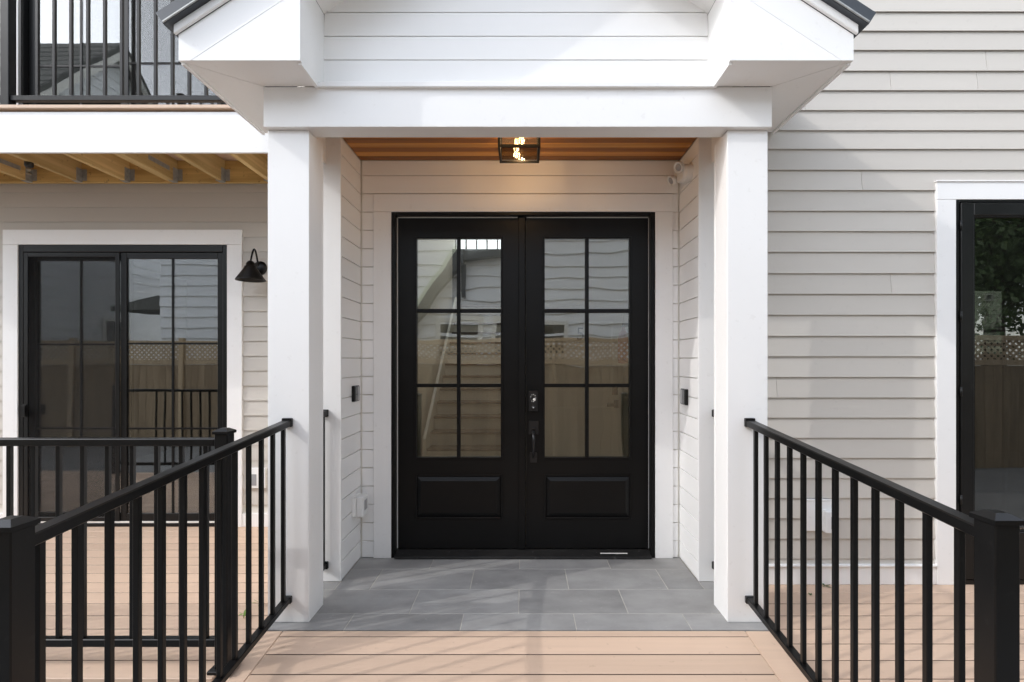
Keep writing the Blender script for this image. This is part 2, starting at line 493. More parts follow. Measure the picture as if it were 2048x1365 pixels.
slope_box(ramp, 'skirt_board', BX1 + 0.1395, BX1 + 0.160, y, 2.10, -0.004, 0.12, white, 0.002)
for yy in (-0.9, 0.2, 1.3):
    for xx in (-1.32, -0.04, 1.22):
        box(ramp, 'support_post', xx - 0.045, xx + 0.045, yy - 0.045, yy + 0.045, -0.42, rz(yy) - 0.10, pine, 0.002)
box(ramp, 'landing_board', -1.3, 1.2, y - 0.35, y - 0.02, -0.42, rz(y) - 0.03, asphalt, 0.004)

def deck_boards(par, x0, x1, ytop, ybot, first):
    yb = first
    box(par, 'deck_board', x0, x1, yb + 0.0018, ytop, DECKZ - 0.024, DECKZ, deck, 0.003)
    while yb - 0.1397 > ybot - 0.02:
        box(par, 'deck_board', x0, x1, yb - 0.1396, yb - 0.0030, DECKZ - 0.024, DECKZ, deck, 0.0014, None, gapshade)
        yb -= 0.1432
    return yb
ld = thing('left_deck', 'level tan composite deck in front of the sliding glass door', 'deck', (-3.6, 3.4, -0.42))
yb = deck_boards(ld, -6.2, -1.395, 4.452, 2.44, 4.32)
box(ld, 'border_board', -6.2, -1.395, yb - 0.141, yb - 0.0018, DECKZ - 0.024, DECKZ, deck, 0.003)
LDF = yb - 0.141
box(ld, 'rim_joist', -6.2, -1.40, LDF + 0.01, LDF + 0.05, DECKZ - 0.22, DECKZ - 0.026, white, 0.002)
for xx in (-6.1, -4.6, -3.1, -1.5):
    box(ld, 'joist', xx - 0.02, xx + 0.02, LDF + 0.05, 4.44, DECKZ - 0.20, DECKZ - 0.026, pine, 0.002)
    box(ld, 'support_post', xx - 0.045, xx + 0.045, LDF + 0.06, LDF + 0.15, -0.42, DECKZ - 0.20, pine, 0.002)
rd = thing('right_deck', 'level tan composite deck in front of the right hand clapboard wall', 'deck', (3.4, 2.8, -0.42))
yb = deck_boards(rd, 1.329, 5.6, 3.308, 2.20, 3.173)
box(rd, 'border_board', 1.329, 5.6, yb - 0.141, yb - 0.0018, DECKZ - 0.024, DECKZ, deck, 0.003)
box(rd, 'rim_joist', 1.34, 5.6, yb - 0.13, yb - 0.09, DECKZ - 0.22, DECKZ - 0.026, white, 0.002)
for xx in (1.42, 2.8, 4.2, 5.5):
    box(rd, 'joist', xx - 0.02, xx + 0.02, yb - 0.08, 3.30, DECKZ - 0.20, DECKZ - 0.026, pine, 0.002)
    box(rd, 'support_post', xx - 0.045, xx + 0.045, yb - 0.07, yb + 0.02, -0.42, DECKZ - 0.20, pine, 0.002)

# ================================================================== MAIN HOUSE WALLS
RW = 3.310     # right wall plane (back of siding)
LW = 4.452     # left wall plane
# right clapboard wall
rv = [23.5, 62, 100.5, 142, 181, 220.8, 261, 298.4, 340.2, 380.8, 422.2, 462.8, 504.3, 547, 588.3, 630.2, 672.4, 713, 754.5,
      795.5, 835.7, 875.9, 916.2, 956.5, 996.4, 1036.8, 1077.5, 1117.4]
redges = [Z(v, RW - 0.0165) for v in rv]
top = max(redges)
redges += [top + 0.128 * k for k in range(1, 18)] + [min(redges) - 0.055]
rwall = thing('clapboard_wall', 'greige clapboard siding wall beside the right porch column', 'wall', (3.4, RW, DECKZ))
box(rwall, 'sheathing', 1.33, 2.72, RW, RW + 0.15, -0.42, 6.1, inwhite, 0)
box(rwall, 'sheathing', 2.72, 3.78, RW, RW + 0.15, 2.47, 6.1, inwhite, 0)
box(rwall, 'sheathing', 3.78, 5.6, RW, RW + 0.15, -0.42, 6.1, inwhite, 0)
seams = [(X(1721, RW), Z(362, RW)), (X(1778, RW), Z(160, RW)), (X(1969, RW), Z(120, RW)), (4.4, 1.0), (2.0, 4.3), (1.9, 0.62), (2.35, 1.95), (1.62, 1.27), (2.12, 0.33), (2.9, 3.2), (1.8, 3.05)]
clapboards(rwall, 1.337, 5.6, RW, redges, siding, holes=[(2.628, 3.90, -1, 2.557)], seams=seams)
box(rwall, 'sheathing', -1.375, 1.329, RW + 0.02, RW + 0.15, 3.30, 6.1, inwhite, 0)
clapboards(rwall, -1.375, 1.335, RW + 0.02, [3.95 + 0.13 * k for k in range(16)], siding)
box(rwall, 'skirt_trim', 1.337, 2.628, RW - 0.026, RW - 0.001, DECKZ + 0.001, 0.098, white, 0.002)
box(rwall, 'skirt_cap', 1.337, 2.628, RW - 0.040, RW - 0.001, 0.1005, 0.112, white, 0.003)
box(rwall, 'skirt_trim', 3.90, 5.6, RW - 0.026, RW - 0.001, DECKZ + 0.001, 0.098, white, 0.002)

# left clapboard wall
lwall = thing('clapboard_wall', 'shaded greige clapboard wall around the left sliding glass door', 'wall', (-3.6, LW, DECKZ))
ledges_ = [2.471 - 0.1278 * k for k in range(-4, 19)] + [3.15 + 0.1278 * k for k in range(0, 24)]
SX0, SX1, SZ1 = X(37, LW - 0.02), X(455, LW - 0.02), Z(490, LW - 0.02)       # slider opening
UZ0 = 3.15
for a, b in ((-6.2, SX0 - 0.01), (SX1 + 0.01, -1.165)):
    box(lwall, 'sheathing', a, b, LW, LW + 0.15, -0.42, 6.1, inwhite, 0)
box(lwall, 'sheathing', SX0 - 0.01, SX1 + 0.01, LW, LW + 0.15, SZ1 + 0.01, UZ0 - 0.02, inwhite, 0)
box(lwall, 'sheathing', SX0 - 0.01, SX1 + 0.01, LW, LW + 0.15, 5.58, 6.1, inwhite, 0)
CW = 0.128
clapboards(lwall, -6.2, -1.40, LW, ledges_, siding,
           holes=[(SX0 - CW, SX1 + CW, -1, SZ1 + CW - 0.004), (SX0 - CW, SX1 + CW, UZ0 - 0.02, 5.69)])
for a, b in ((-6.2, SX0 - CW), (SX1 + CW, -1.40)):
    box(lwall, 'skirt_trim', a, b, LW - 0.026, LW - 0.001, DECKZ + 0.001, 0.096, white, 0.002)

def casing(par, x0, x1, z0, z1, w, yw, proud, m, flash=False, head=None):
    """flat trim around an opening x0..x1, z0..z1"""
    h = w if head is None else head
    box(par, 'casing_board', x0 - w, x0, yw - proud, yw - 0.001, z0, z1 - 0.0008, m, 0.002)
    box(par, 'casing_board', x1, x1 + w, yw - proud, yw - 0.001, z0, z1 - 0.0008, m, 0.002)
    box(par, 'casing_board', x0 - w, x1 + w, yw - proud, yw - 0.001, z1 + 0.0008, z1 + h, m, 0.002)
    if flash:
        box(par, 'drip_cap', x0 - w - 0.006, x1 + w + 0.006, yw - proud - 0.008, yw - 0.002, z1 + h + 0.0008, z1 + h + 0.009, m, 0.001)

# ------------------------------------------------------------------ sliding doors
def sliding_door(label, z0, z1, screen_left, room_col):
    x0, x1 = SX0, SX1
    t = thing('sliding_door', label, 'door', ((x0 + x1) / 2, LW, z0))
    casing(t, x0, x1, z0, z1, CW, LW, 0.030, white)
    yf = LW - 0.022
    frame_y(t, 'frame', x0 + 0.001, x1 - 0.001, z0, z1 - 0.001, 0.040, yf, LW + 0.09, black, 0.003, wb=0.03, wt=0.060)
    box(t, 'track', x0 + 0.041, x1 - 0.041, yf + 0.004, yf + 0.010, z0 + 0.031, z0 + 0.046, strip, 0.001)
    xm = (x0 + x1) / 2
    zb, zt = z0 + 0.034, z1 - 0.064
    def sash(a, b, y0, y1, screen, w):
        s = frame_y(t, 'sash', a, b, zb, zt, w, y0, y1, black, 0.003, wb=0.075, wt=w)
        ym = (y0 + y1) / 2
        gx0, gx1, gz0, gz1 = a + w - 0.003, b - w + 0.003, zb + 0.072, zt - w + 0.003
        box(s, 'pane', gx0, gx1, ym - 0.003, ym + 0.003, gz0, gz1, sliderglass, 0)
        cxm = (gx0 + gx1) / 2
        box(s, 'grille_bar', cxm - 0.009, cxm + 0.009, ym - 0.0085, ym - 0.0035, gz0, gz1, black, 0.001)
        for f in (1 / 3, 2 / 3):
            zz = gz0 + (gz1 - gz0) * f
            for aa, bb in ((gx0, cxm - 0.0095), (cxm + 0.0095, gx1)):
                box(s, 'grille_bar', aa, bb, ym - 0.0085, ym - 0.0035, zz - 0.008, zz + 0.008, black, 0.001)
        return s
    sl = sash(x0 + 0.042, xm + 0.035, yf + 0.048, yf + 0.084, True, 0.062)
    sr = sash(xm - 0.030, x1 - 0.042, yf + 0.0495 - 0.036, yf + 0.0465, False, 0.052)
    sa, sb = (x0 + 0.043, xm - 0.032) if screen_left else (xm + 0.022, x1 - 0.043)
    yo = yf + 0.002 if screen_left else yf - 0.016
    sc_ = frame_y(t, 'screen_panel', sa, sb, zb + 0.012, zt - 0.002, 0.036, yo, yo + 0.010, black, 0.002)
    box(sc_, 'screen_mesh', sa + 0.035, sb - 0.035, yo + 0.0045, yo + 0.0055, zb + 0.047, zt - 0.037, screenm if screen_left else screenthin, 0)
    if screen_left:
        zc = Z(822, yo)
        h = boxes(sc_, 'pull_handle', [(sa - 0.012, sa + 0.030, yo - 0.006, yo - 0.0002, zc - 0.055, zc + 0.055),
                                       (sa + 0.002, sa + 0.010, yo - 0.034, yo - 0.006, zc - 0.045, zc + 0.045),
                                       (sa + 0.010, sa + 0.044, yo - 0.034, yo - 0.026, zc - 0.045, zc + 0.045)], black, 0.002)
    return t
sliding_door('black framed sliding glass door on the lower left deck, screen on its left half', DECKZ + 0.001, SZ1, True, indark)
sliding_door('black framed sliding glass door on the upper balcony, seen through its balusters', UZ0 - 0.02, 5.56, False, indark)

# rooms behind the sliders
def room(name, x0, x1, y0, y1, z0, z1, wm, fm, openings=()):
    st = setting(name, ((x0 + x1) / 2, (y0 + y1) / 2, z0))
    box(st, 'floor_sheet', x0, x1, y0, y1, z0 - 0.05, z0, fm, 0)
    box(st, 'ceiling_sheet', x0, x1, y0, y1, z1, z1 + 0.05, wm, 0)
    box(st, 'side_wall', x0 - 0.05, x0, y0, y1, z0 - 0.05, z1 + 0.05, wm, 0)
    box(st, 'side_wall', x1, x1 + 0.05, y0, y1, z0 - 0.05, z1 + 0.05, wm, 0)
    if openings:
        ox0, ox1, oz0, oz1 = openings
        box(st, 'back_wall', x0, ox0, y1, y1 + 0.05, z0, z1, wm, 0)
        box(st, 'back_wall', ox1, x1, y1, y1 + 0.05, z0, z1, wm, 0)
        box(st, 'back_wall', ox0, ox1, y1, y1 + 0.05, z0, oz0, wm, 0)
        box(st, 'back_wall', ox0, ox1, y1, y1 + 0.05, oz1, z1, wm, 0)
    else:
        box(st, 'back_wall', x0 - 0.05, x1 + 0.05, y1, y1 + 0.05, z0 - 0.05, z1 + 0.05, wm, 0)
    return st
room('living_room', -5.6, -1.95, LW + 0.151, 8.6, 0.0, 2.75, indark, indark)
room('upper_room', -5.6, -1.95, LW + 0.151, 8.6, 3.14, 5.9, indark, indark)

# ------------------------------------------------------------------ alcove and door wall
AX0, AX1 = -1.162, 1.120        # side walls of the alcove
PY = 3.289                      # front of the pilasters
DY = 3.702                      # door wall plane
CEIL = 2.84
lines = [2.469 - 0.1305 * k for k in range(-2, 19)]
ae = sorted(lines + [CEIL, 0.001])
ae = [z for z in ae if z >= 0.001]
if ae[1] - ae[0] < 0.03: ae.pop(1)

dwall = thing('shiplap_wall', 'white shiplap wall surrounding the black double door', 'wall', (0, DY, 0))
box(dwall, 'backing', AX0 - 0.2, -0.945, DY + 0.001, DY + 0.14, -0.4, 3.2, inwhite, 0)
box(dwall, 'backing', 0.948, AX1 + 0.2, DY + 0.001, DY + 0.14, -0.4, 3.2, inwhite, 0)
box(dwall, 'backing', -0.945, 0.948, DY + 0.001, DY + 0.14, 2.475, 3.2, inwhite, 0)
shiplap_y(dwall, AX0 + 0.0135, AX1 - 0.0135, DY - 0.012, DY, ae, shiplap, holes=[(-1.0655, 1.0655, -1, 2.594)])

def side_wall(label, xf, sgn):
    """xf: visible inner face; sgn=+1 wall lies to the left (faces +x), -1 to the right"""
    t = thing('shiplap_wall', label, 'wall', (xf - sgn * 0.1, (PY + DY) / 2, 0))
    xo = -1.377 if sgn > 0 else 1.334
    box(t, 'backing', xf - sgn * 0.013, xo, PY + 0.022, 4.6 if sgn > 0 else 3.30, -0.4, 3.24, inwhite, 0)
    if sgn < 0: box(t, 'backing', xf - sgn * 0.013, xo - 0.005, 3.301, 3.84, -0.4, 3.24, inwhite, 0)
    for z, zt in zip(ae, ae[1:]):
        box(t, 'shiplap_board', xf - sgn * 0.012, xf, PY + 0.0215, DY - 0.0008, z + 0.0028, zt - 0.0028, shiplap, 0.0015)
    box(t, 'corner_board', min(xf + sgn * 0.002, xo), max(xf + sgn * 0.002, xo), PY, PY + 0.020, 0.001, CEIL + 0.4, white, 0.002)
    if sgn > 0:
        box(t, 'outer_cladding', xo - 0.014, xo - 0.001, PY + 0.003, LW - 0.03, -0.3, 6.0, white, 0.001)
    return t
side_wall('white shiplap side wall and corner board left of the entry door', AX0, 1)
side_wall('white shiplap side wall and corner board right of the entry door', AX1, -1)

# cedar ceiling
ceil = setting('porch_ceiling', (0, 3.2, CEIL))
yy = DY - 0.013
random.seed(3)
nb_ = 0
while yy - 0.072 > 2.886:
    w = 0.072; nb_ += 1
    xl, xr = (AX0 + 0.001, AX1 - 0.001) if yy - w > PY - 0.06 else (-1.30, 1.25)
    box(ceil, 'cedar_board', xl, xr, yy - w + 0.004, yy, CEIL, CEIL + 0.018, cedar if nb_ % 2 == 0 else cedar2, 0.007)
    yy -= w
box(ceil, 'backing', -1.36, 1.31, 2.78, DY, CEIL + 0.02, CEIL + 0.04, inwhite, 0)

# ------------------------------------------------------------------ entry door
ed = thing('entry_door', 'black double entry door with six glass panes over a raised panel in each leaf', 'door', (0, DY, 0))
CD = DY - 0.022     # casing face
JX0, JX1, JZ = -0.9405, 0.944, 2.469
casing(ed, JX0, JX1, 0.001, JZ, 0.1245, DY - 0.012, 0.012, white)
# the side boards of the casing stand on the floor in front of the wall
boxes(ed, 'frame', [(JX0 + 0.0005, JX0 + 0.0285, CD + 0.006, CD + 0.16, 0.0, JZ - 0.0005), (JX1 - 0.0330, JX1 - 0.0005, CD + 0.006, CD + 0.16, 0.0, JZ - 0.0005),
                    (JX0 + 0.0287, JX1 - 0.0332, CD + 0.006, CD + 0.16, JZ - 0.0215, JZ - 0.0005)], doorblk, 0.002)
LY = CD + 0.060     # leaf face plane
def du(u): return X(u, LY)
def dv(v): return Z(v, LY)
prism(ed, 'threshold', [(CD - 0.025, 0.001), (CD - 0.025, 0.018), (LY - 0.006, dv(1099)), (LY + 0.09, dv(1099)), (LY + 0.09, 0.001)], JX0 + 0.029, JX1 - 0.0335, 'x', sillblk, 0.001)
stk = box(ed, 'sticker', X(1200, CD + 0.02), X(1254, CD + 0.02), CD + 0.001, CD + 0.012, 0.0322, 0.0330, paper_glare, 0)
stk.matrix_basis = stk.matrix_basis @ Matrix.Rotation(math.atan((dv(1099) - 0.018) / 0.079), 4, 'X')
# pale weather strip showing in the gap round the leaves
lx0, lx1, rx0, rx1 = du(796), du(1040.5), du(1052), du(1296.5)
zlo, zhi = dv(1097), dv(436.5)
boxes(ed, 'weatherstrip', [(lx0 - 0.0065, lx0 - 0.0005, LY + 0.001, LY + 0.010, zlo, zhi), (rx1 + 0.0005, rx1 + 0.0065, LY + 0.001, LY + 0.010, zlo, zhi),
                           (lx0, lx1 - 0.02, LY + 0.001, LY + 0.010, zhi + 0.0005, zhi + 0.0068), (rx0 + 0.004, rx1, LY + 0.001, LY + 0.010, zhi + 0.0005, zhi + 0.0068)], strip, 0)
boxes(ed, 'astragal', [(lx1 - 0.012, rx0 - 0.006, LY - 0.016, LY - 0.001, zlo, JZ - 0.024), (lx1 + 0.001, rx0 - 0.001, LY - 0.0008, LY + 0.040, zlo, JZ - 0.024)], doorblk, 0.003)
def leaf(a, b, gu0, gu1, mu0, mu1, pu0, pu1):
    g0, g1, z1, z0 = du(gu0), du(gu1), dv(477), dv(915)
    p0, p1, pz1, pz0 = du(pu0), du(pu1), dv(949), dv(1038.5)
    q = boxes(ed, 'leaf', [(a, g0, LY, LY + 0.045, zlo, zhi), (g1, b, LY, LY + 0.045, zlo, zhi),
                           (g0, g1, LY, LY + 0.045, z1, zhi), (g0, g1, LY, LY + 0.045, pz1, z0),
                           (g0, g1, LY, LY + 0.045, zlo, pz0), (g0, g1, LY + 0.012, LY + 0.040, pz0, pz1)], doorblk, 0.0)
    # glazing bead round the lites
    e = 0.014
    frame_y(q, 'glazing_bead', g0 - e, g1 + e, z0 - e, z1 + e, e, LY - 0.007, LY - 0.0002, doorblk, 0.003)
    # panel moulding and raised field
    e = 0.016
    frame_y(q, 'panel_moulding', p0, p1, pz0, pz1, e, LY - 0.008, LY - 0.0002, doorblk, 0.0035)
    frustum_y(q, 'raised_panel', p0 + e + 0.001, p1 - e - 0.001, pz0 + e + 0.001, pz1 - e - 0.001, LY + 0.0030, LY - 0.0085, 0.030, doorblk)
    mx = (du(mu0), du(mu1))
    hz = [(dv(626), dv(618.4)), (dv(775), dv(768))]
    box(q, 'muntin', mx[0], mx[1], LY - 0.006, LY + 0.034, z0, z1, doorblk, 0.003)
    cols = [(g0, mx[0]), (mx[1], g1)]
    zr = [(z0, hz[1][0]), (hz[1][1], hz[0][0]), (hz[0][1], z1)]
    for c in cols:
        for h in hz:
            box(q, 'muntin', c[0], c[1], LY - 0.0055, LY + 0.0335, h[0], h[1], doorblk, 0.003)
        for r in zr:
            box(q, 'pane', c[0] + 0.0003, c[1] - 0.0003, LY + 0.010, LY + 0.016, r[0] + 0.0003, r[1] - 0.0003, doorglass, 0)
    return q
lf = leaf(lx0, lx1, 833.5, 1001.5, 913.7, 920.8, 829.7, 1005.9)
rf = leaf(rx0, rx1, 1089.5, 1258.5, 1170.2, 1177.6, 1087.7, 1264)
# lock and handle on the right leaf
kx0, kx1 = du(1057.5), du(1076)
k = box(rf, 'keypad_lock', kx0, kx1, LY - 0.026, LY - 0.0002, dv(823), dv(782), hardware, 0.006)
kc = (kx0 + kx1) / 2
kp = box(rf, 'keypad_glass', kx0 + 0.005, kx1 - 0.005, LY - 0.0275, LY - 0.0255, dv(808), dv(784), hardware, 0.001)
lathe(rf, 'key_cylinder', [(0.014, 0), (0.014, 0.006), (0.011, 0.009), (0.0, 0.0095)], (kc, LY - 0.0255, dv(815)), (0, -1, 0), hardware)
lathe(rf, 'keyhole', [(0.005, 0), (0.005, 0.002), (0.0, 0.0022)], (kc, LY - 0.0348, dv(815)), (0, -1, 0), galv, 14)
bm = bmesh.new()
for i in range(10):
    ang = math.radians(200 - i * 40)
    px, pz = kc - 0.002 + 0.018 * math.cos(ang), dv(796) + 0.026 * math.sin(ang)
    add_box(bm, px - 0.0018, px + 0.0018, LY - 0.0285, LY - 0.0278, pz - 0.0028, pz + 0.0028)
mesh_obj(rf, 'keypad_digits', bm, paper_glare)
lathe(rf, 'keypad_glare', [(0.010, 0), (0.010, 0.0006), (0.0, 0.0008)], (kc + 0.006, LY - 0.0278, dv(799)), (0, -1, 0), paper_glare, 14)  # white disc paints a glare spot on the keypad
box(rf, 'handle_plate', du(1057.5), du(1077), LY - 0.014, LY - 0.0002, dv(869), dv(842), hardware, 0.005)
box(rf, 'handle_foot', du(1060), du(1074), LY - 0.013, LY - 0.0002, dv(925), dv(905), hardware, 0.004)
box(rf, 'thumb_latch', kc - 0.011, kc + 0.011, LY - 0.040, LY - 0.013, dv(858), dv(856), hardware, 0.002)
tube(rf, 'pull_handle', [(kc, LY - 0.012, dv(864)), (kc, LY - 0.035, dv(866)), (kc, LY - 0.055, dv(872)), (kc, LY - 0.061, dv(882)),
                         (kc, LY - 0.055, dv(895)), (kc, LY - 0.040, dv(906)), (kc, LY - 0.020, dv(912)), (kc, LY - 0.010, dv(914))],
     [0.012, 0.011, 0.0105, 0.010, 0.009, 0.0085, 0.009, 0.010], hardware)

# ------------------------------------------------------------------ hall seen through the door glass
hall = setting('entry_hall', (0, 6, 0.03))
HY0 = DY + 0.142
box(hall, 'floor_sheet', -1.45, 1.75, HY0, 10.2, -0.02, 0.03, infloor, 0)
box(hall, 'side_wall', -1.50, -1.45, HY0, 11.0, 0, 4.4, inwall, 0)
box(hall, 'side_wall', 1.75, 1.80, HY0, 6.4, 0, 2.75, inwall, 0)
box(hall, 'ceiling_sheet', -1.45, 1.75, HY0, 5.5, 2.75, 2.80, inwhite, 0)
box(hall, 'ceiling_sheet', -0.22, 1.75, 5.5, 6.52, 2.75, 2.80, inwhite, 0)
box(hall, 'partition', -0.22, 1.75, 6.42, 6.52, 0.03, 2.75, inwall, 0)
box(hall, 'partition', -0.22, -0.12, 6.521, 10.6, 0.03, 4.4, inwall, 0)
# upper shaft with a window; open top added to light the hall
box(hall, 'back_wall', -1.45, -0.22, 10.6, 10.7, 0, 3.70, inshade, 0)
box(hall, 'back_wall', -1.45, -0.22, 10.6, 10.7, 4.3, 4.4, inwall, 0)
box(hall, 'front_wall', -1.45, -0.22, 5.43, 5.5, 2.801, 4.4, inwall, 0)
box(hall, 'side_wall', -0.22, -0.12, 5.5, 6.52, 2.801, 4.4, inwall, 0)
for i in range(6):
    xx = -1.40 + i * 0.215
    box(hall, 'window_bar', xx, xx + 0.03, 10.62, 10.66, 3.7, 4.3, tread, 0)
st = thing('staircase', 'white riser staircase with brown treads seen through the left door leaf', 'stairs', (-0.83, 7.0, 0.03))
for i in range(1, 15):
    d0 = 7.0 + 0.27 * (i - 1); z = 0.03 + 0.19 * i
    if d0 > 10.3: break
    box(st, 'riser', -1.30, -0.222, d0, d0 + 0.02, z - 0.19, z - 0.035, inwhite, 0)
    box(st, 'tread', -1.30, -0.222, d0 - 0.03, d0 + 0.29, z - 0.034, z, tread, 0.006)
prism(st, 'stringer', [(6.93, 0.031), (6.93, 0.36), (10.2, 2.66), (10.2, 2.3), (7.2, 0.031)], -1.345, -1.305, 'x', inwhite, 0)
# inner apartment door with its number
idr = thing('inner_door', 'cream two panel inner door with black lever, seen through the right door leaf', 'door', (0.63, 6.41, 0.03))
IDX0, IDX1 = X(1085, 6.41), X(1245, 6.41)
boxes(idr, 'door_slab', [(IDX0, IDX1, 6.39, 6.418, 0.04, 2.08)], inwhite, 0.003)
frame_y(idr, 'door_casing', IDX0 - 0.08, IDX1 + 0.08, 0.031, 2.16, 0.078, 6.375, 6.418, inwhite, 0.003, wb=0.0005)
for z0_, z1_ in ((0.20, 0.85), (1.05, 1.90)):
    frustum_y(idr, 'raised_panel', IDX0 + 0.12, IDX1 - 0.12, z0_, z1_, 6.3898, 6.380, 0.03, inwhite)
box(idr, 'deadbolt', X(1224, 6.39), X(1235, 6.39), 6.37, 6.3898, Z(790, 6.39), Z(774, 6.39), black, 0.004)
boxes(idr, 'lever', [(X(1228, 6.39), X(1236, 6.39), 6.36, 6.3898, Z(816, 6.39), Z(800, 6.39)), (X(1213, 6.39), X(1230, 6.39), 6.345, 6.358, Z(813, 6.39), Z(807, 6.39))], black, 0.002)
fc = bpy.data.curves.new('numeral_curve', 'FONT'); fc.body = '5'; fc.size = 0.22; fc.extrude = 0.004; fc.align_x = 'CENTER'
fo = bpy.data.objects.new('numeral_curve', fc); COL.objects.link(fo)
dg = bpy.context.evaluated_depsgraph_get()
fm_ = bpy.data.meshes.new_from_object(fo.evaluated_get(dg)); bpy.data.objects.remove(fo)
fm_.materials.clear(); fm_.materials.append(black)
num = bpy.data.objects.new('numeral', fm_)
place(num, idr, Matrix.Translation((X(1160.5, 6.385), 6.376, Z(680, 6.385))) @ Matrix.Rotation(math.radians(90), 4, 'X'))
ex = thing('fire_extinguisher', 'red fire extinguisher hanging behind the right door leaf', 'extinguisher', (X(1247, 5.6), 5.6, Z(730, 5.6)))
lathe(ex, 'cylinder', [(0.0, 0), (0.055, 0.005), (0.06, 0.03), (0.06, 0.28), (0.05, 0.33), (0.02, 0.36), (0.018, 0.40)], (X(1247, 5.6), 5.6, Z(728, 5.6)), (0, 0, 1), red)
boxes(ex, 'valve_handle', [(X(1247, 5.6) - 0.012, X(1247, 5.6) + 0.05, 5.585, 5.615, Z(728, 5.6) + 0.40, Z(728, 5.6) + 0.44)], black, 0.002)
box(ex, 'bracket', X(1262, 5.6), 1.749, 5.59, 5.61, Z(700, 5.6), Z(695, 5.6), black, 0.001)

# ------------------------------------------------------------------ porch columns and beams
CF, CB = 2.778, 2.978
BEAMZ0, BEAMZ1 = 2.648, 2.860
def column(label, x0, x1):
    t = thing('porch_column', label, 'column', ((x0 + x1) / 2, (CF + CB) / 2, 0), 'square porch columns')
    w = 0.019
    box(t, 'face_board', x0, x1, CF, CF + w, 0.001, BEAMZ0 - 0.001, white, 0.002)
    box(t, 'face_board', x0, x1, CB - w, CB, 0.001, BEAMZ0 - 0.001, white, 0.002)
    box(t, 'side_board', x0 + 0.0012, x0 + w, CF + w + 0.0004, CB - w - 0.0004, 0.001, BEAMZ0 - 0.001, white, 0.001)
    box(t, 'side_board', x1 - w, x1 - 0.0012, CF + w + 0.0004, CB - w - 0.0004, 0.001, BEAMZ0 - 0.001, white, 0.001)
    return t
column('square white porch column between the entry and the left deck', -1.373, -1.151)
column('square white porch column between the entry and the right deck', 1.100, 1.316)

pr = thing('porch_roof', 'white gabled porch roof with boxed eave returns and dark metal edge', 'roof', (-0.03, 2.9, BEAMZ0))
BF = 2.740
BX0_, BX1_ = -1.377, 1.321
box(pr, 'front_beam', BX0_, BX1_, BF, BF + 0.020, BEAMZ0, BEAMZ1, white, 0.002)
box(pr, 'beam_soffit', BX0_ + 0.001, BX1_ - 0.001, BF + 0.0205, 2.868, BEAMZ0 + 0.001, BEAMZ0 + 0.02, white, 0.001)
box(pr, 'beam_inner_face', -1.255, 1.199, 2.8685, 2.885, BEAMZ0 + 0.006, CEIL - 0.002, white, 0.002)
for a, b in ((-1.375, -1.255), (1.199, 1.319)):
    box(pr, 'side_beam', a, b, 2.886, PY - 0.001, BEAMZ0 + 0.012, BEAMZ1, white, 0.002)
box(pr, 'ledge_trim', -1.079, 1.003, BF - 0.022, BF + 0.055, BEAMZ1 - 0.010, BEAMZ1 + 0.017, white, 0.002)
GX = (-1.667, -1.0795, 1.0035, 1.600)    # outer left, inner left, inner right, outer right
GF, GB = 2.500, 2.800
SOF = 2.862
APX = (GX[0] + GX[3]) / 2
PITCH = 0.655
def rake(x, z0=2.985): return z0 + PITCH * (min(x - GX[0], GX[3] - x))
# gable shiplap
gz = [Z(v, GB) for v in (120.4, 73, 25.3)]
step = gz[1] - gz[0]
gl = [gz[0] - step] + gz + [gz[2] + step * k for k in range(1, 6)]
for z, zt in zip(gl, gl[1:]):
    za, zb = z + 0.0028, zt - 0.0028
    def ext(zz):
        # half width available under the rake soffit at height zz
        lim = (zz - 3.29) / PITCH
        return max(0.0, lim)
    xl0, xl1 = GX[1] + ext(za), GX[1] + ext(zb)
    xr0, xr1 = GX[2] - ext(za), GX[2] - ext(zb)
    if xr1 - xl1 < 0.05: break
    prism(pr, 'shiplap_board', [(xl0 - 0.0, za), (xr0, za), (xr1, zb), (xl1, zb)], GB, GB + 0.012, 'y', shiplap)
prism(pr, 'gable_backing', [(GX[1], SOF), (GX[2], SOF), (GX[2], 3.25), (APX, 3.25 + PITCH * 1.0), (GX[1], 3.25)], GB + 0.013, GB + 0.03, 'y', inwhite)
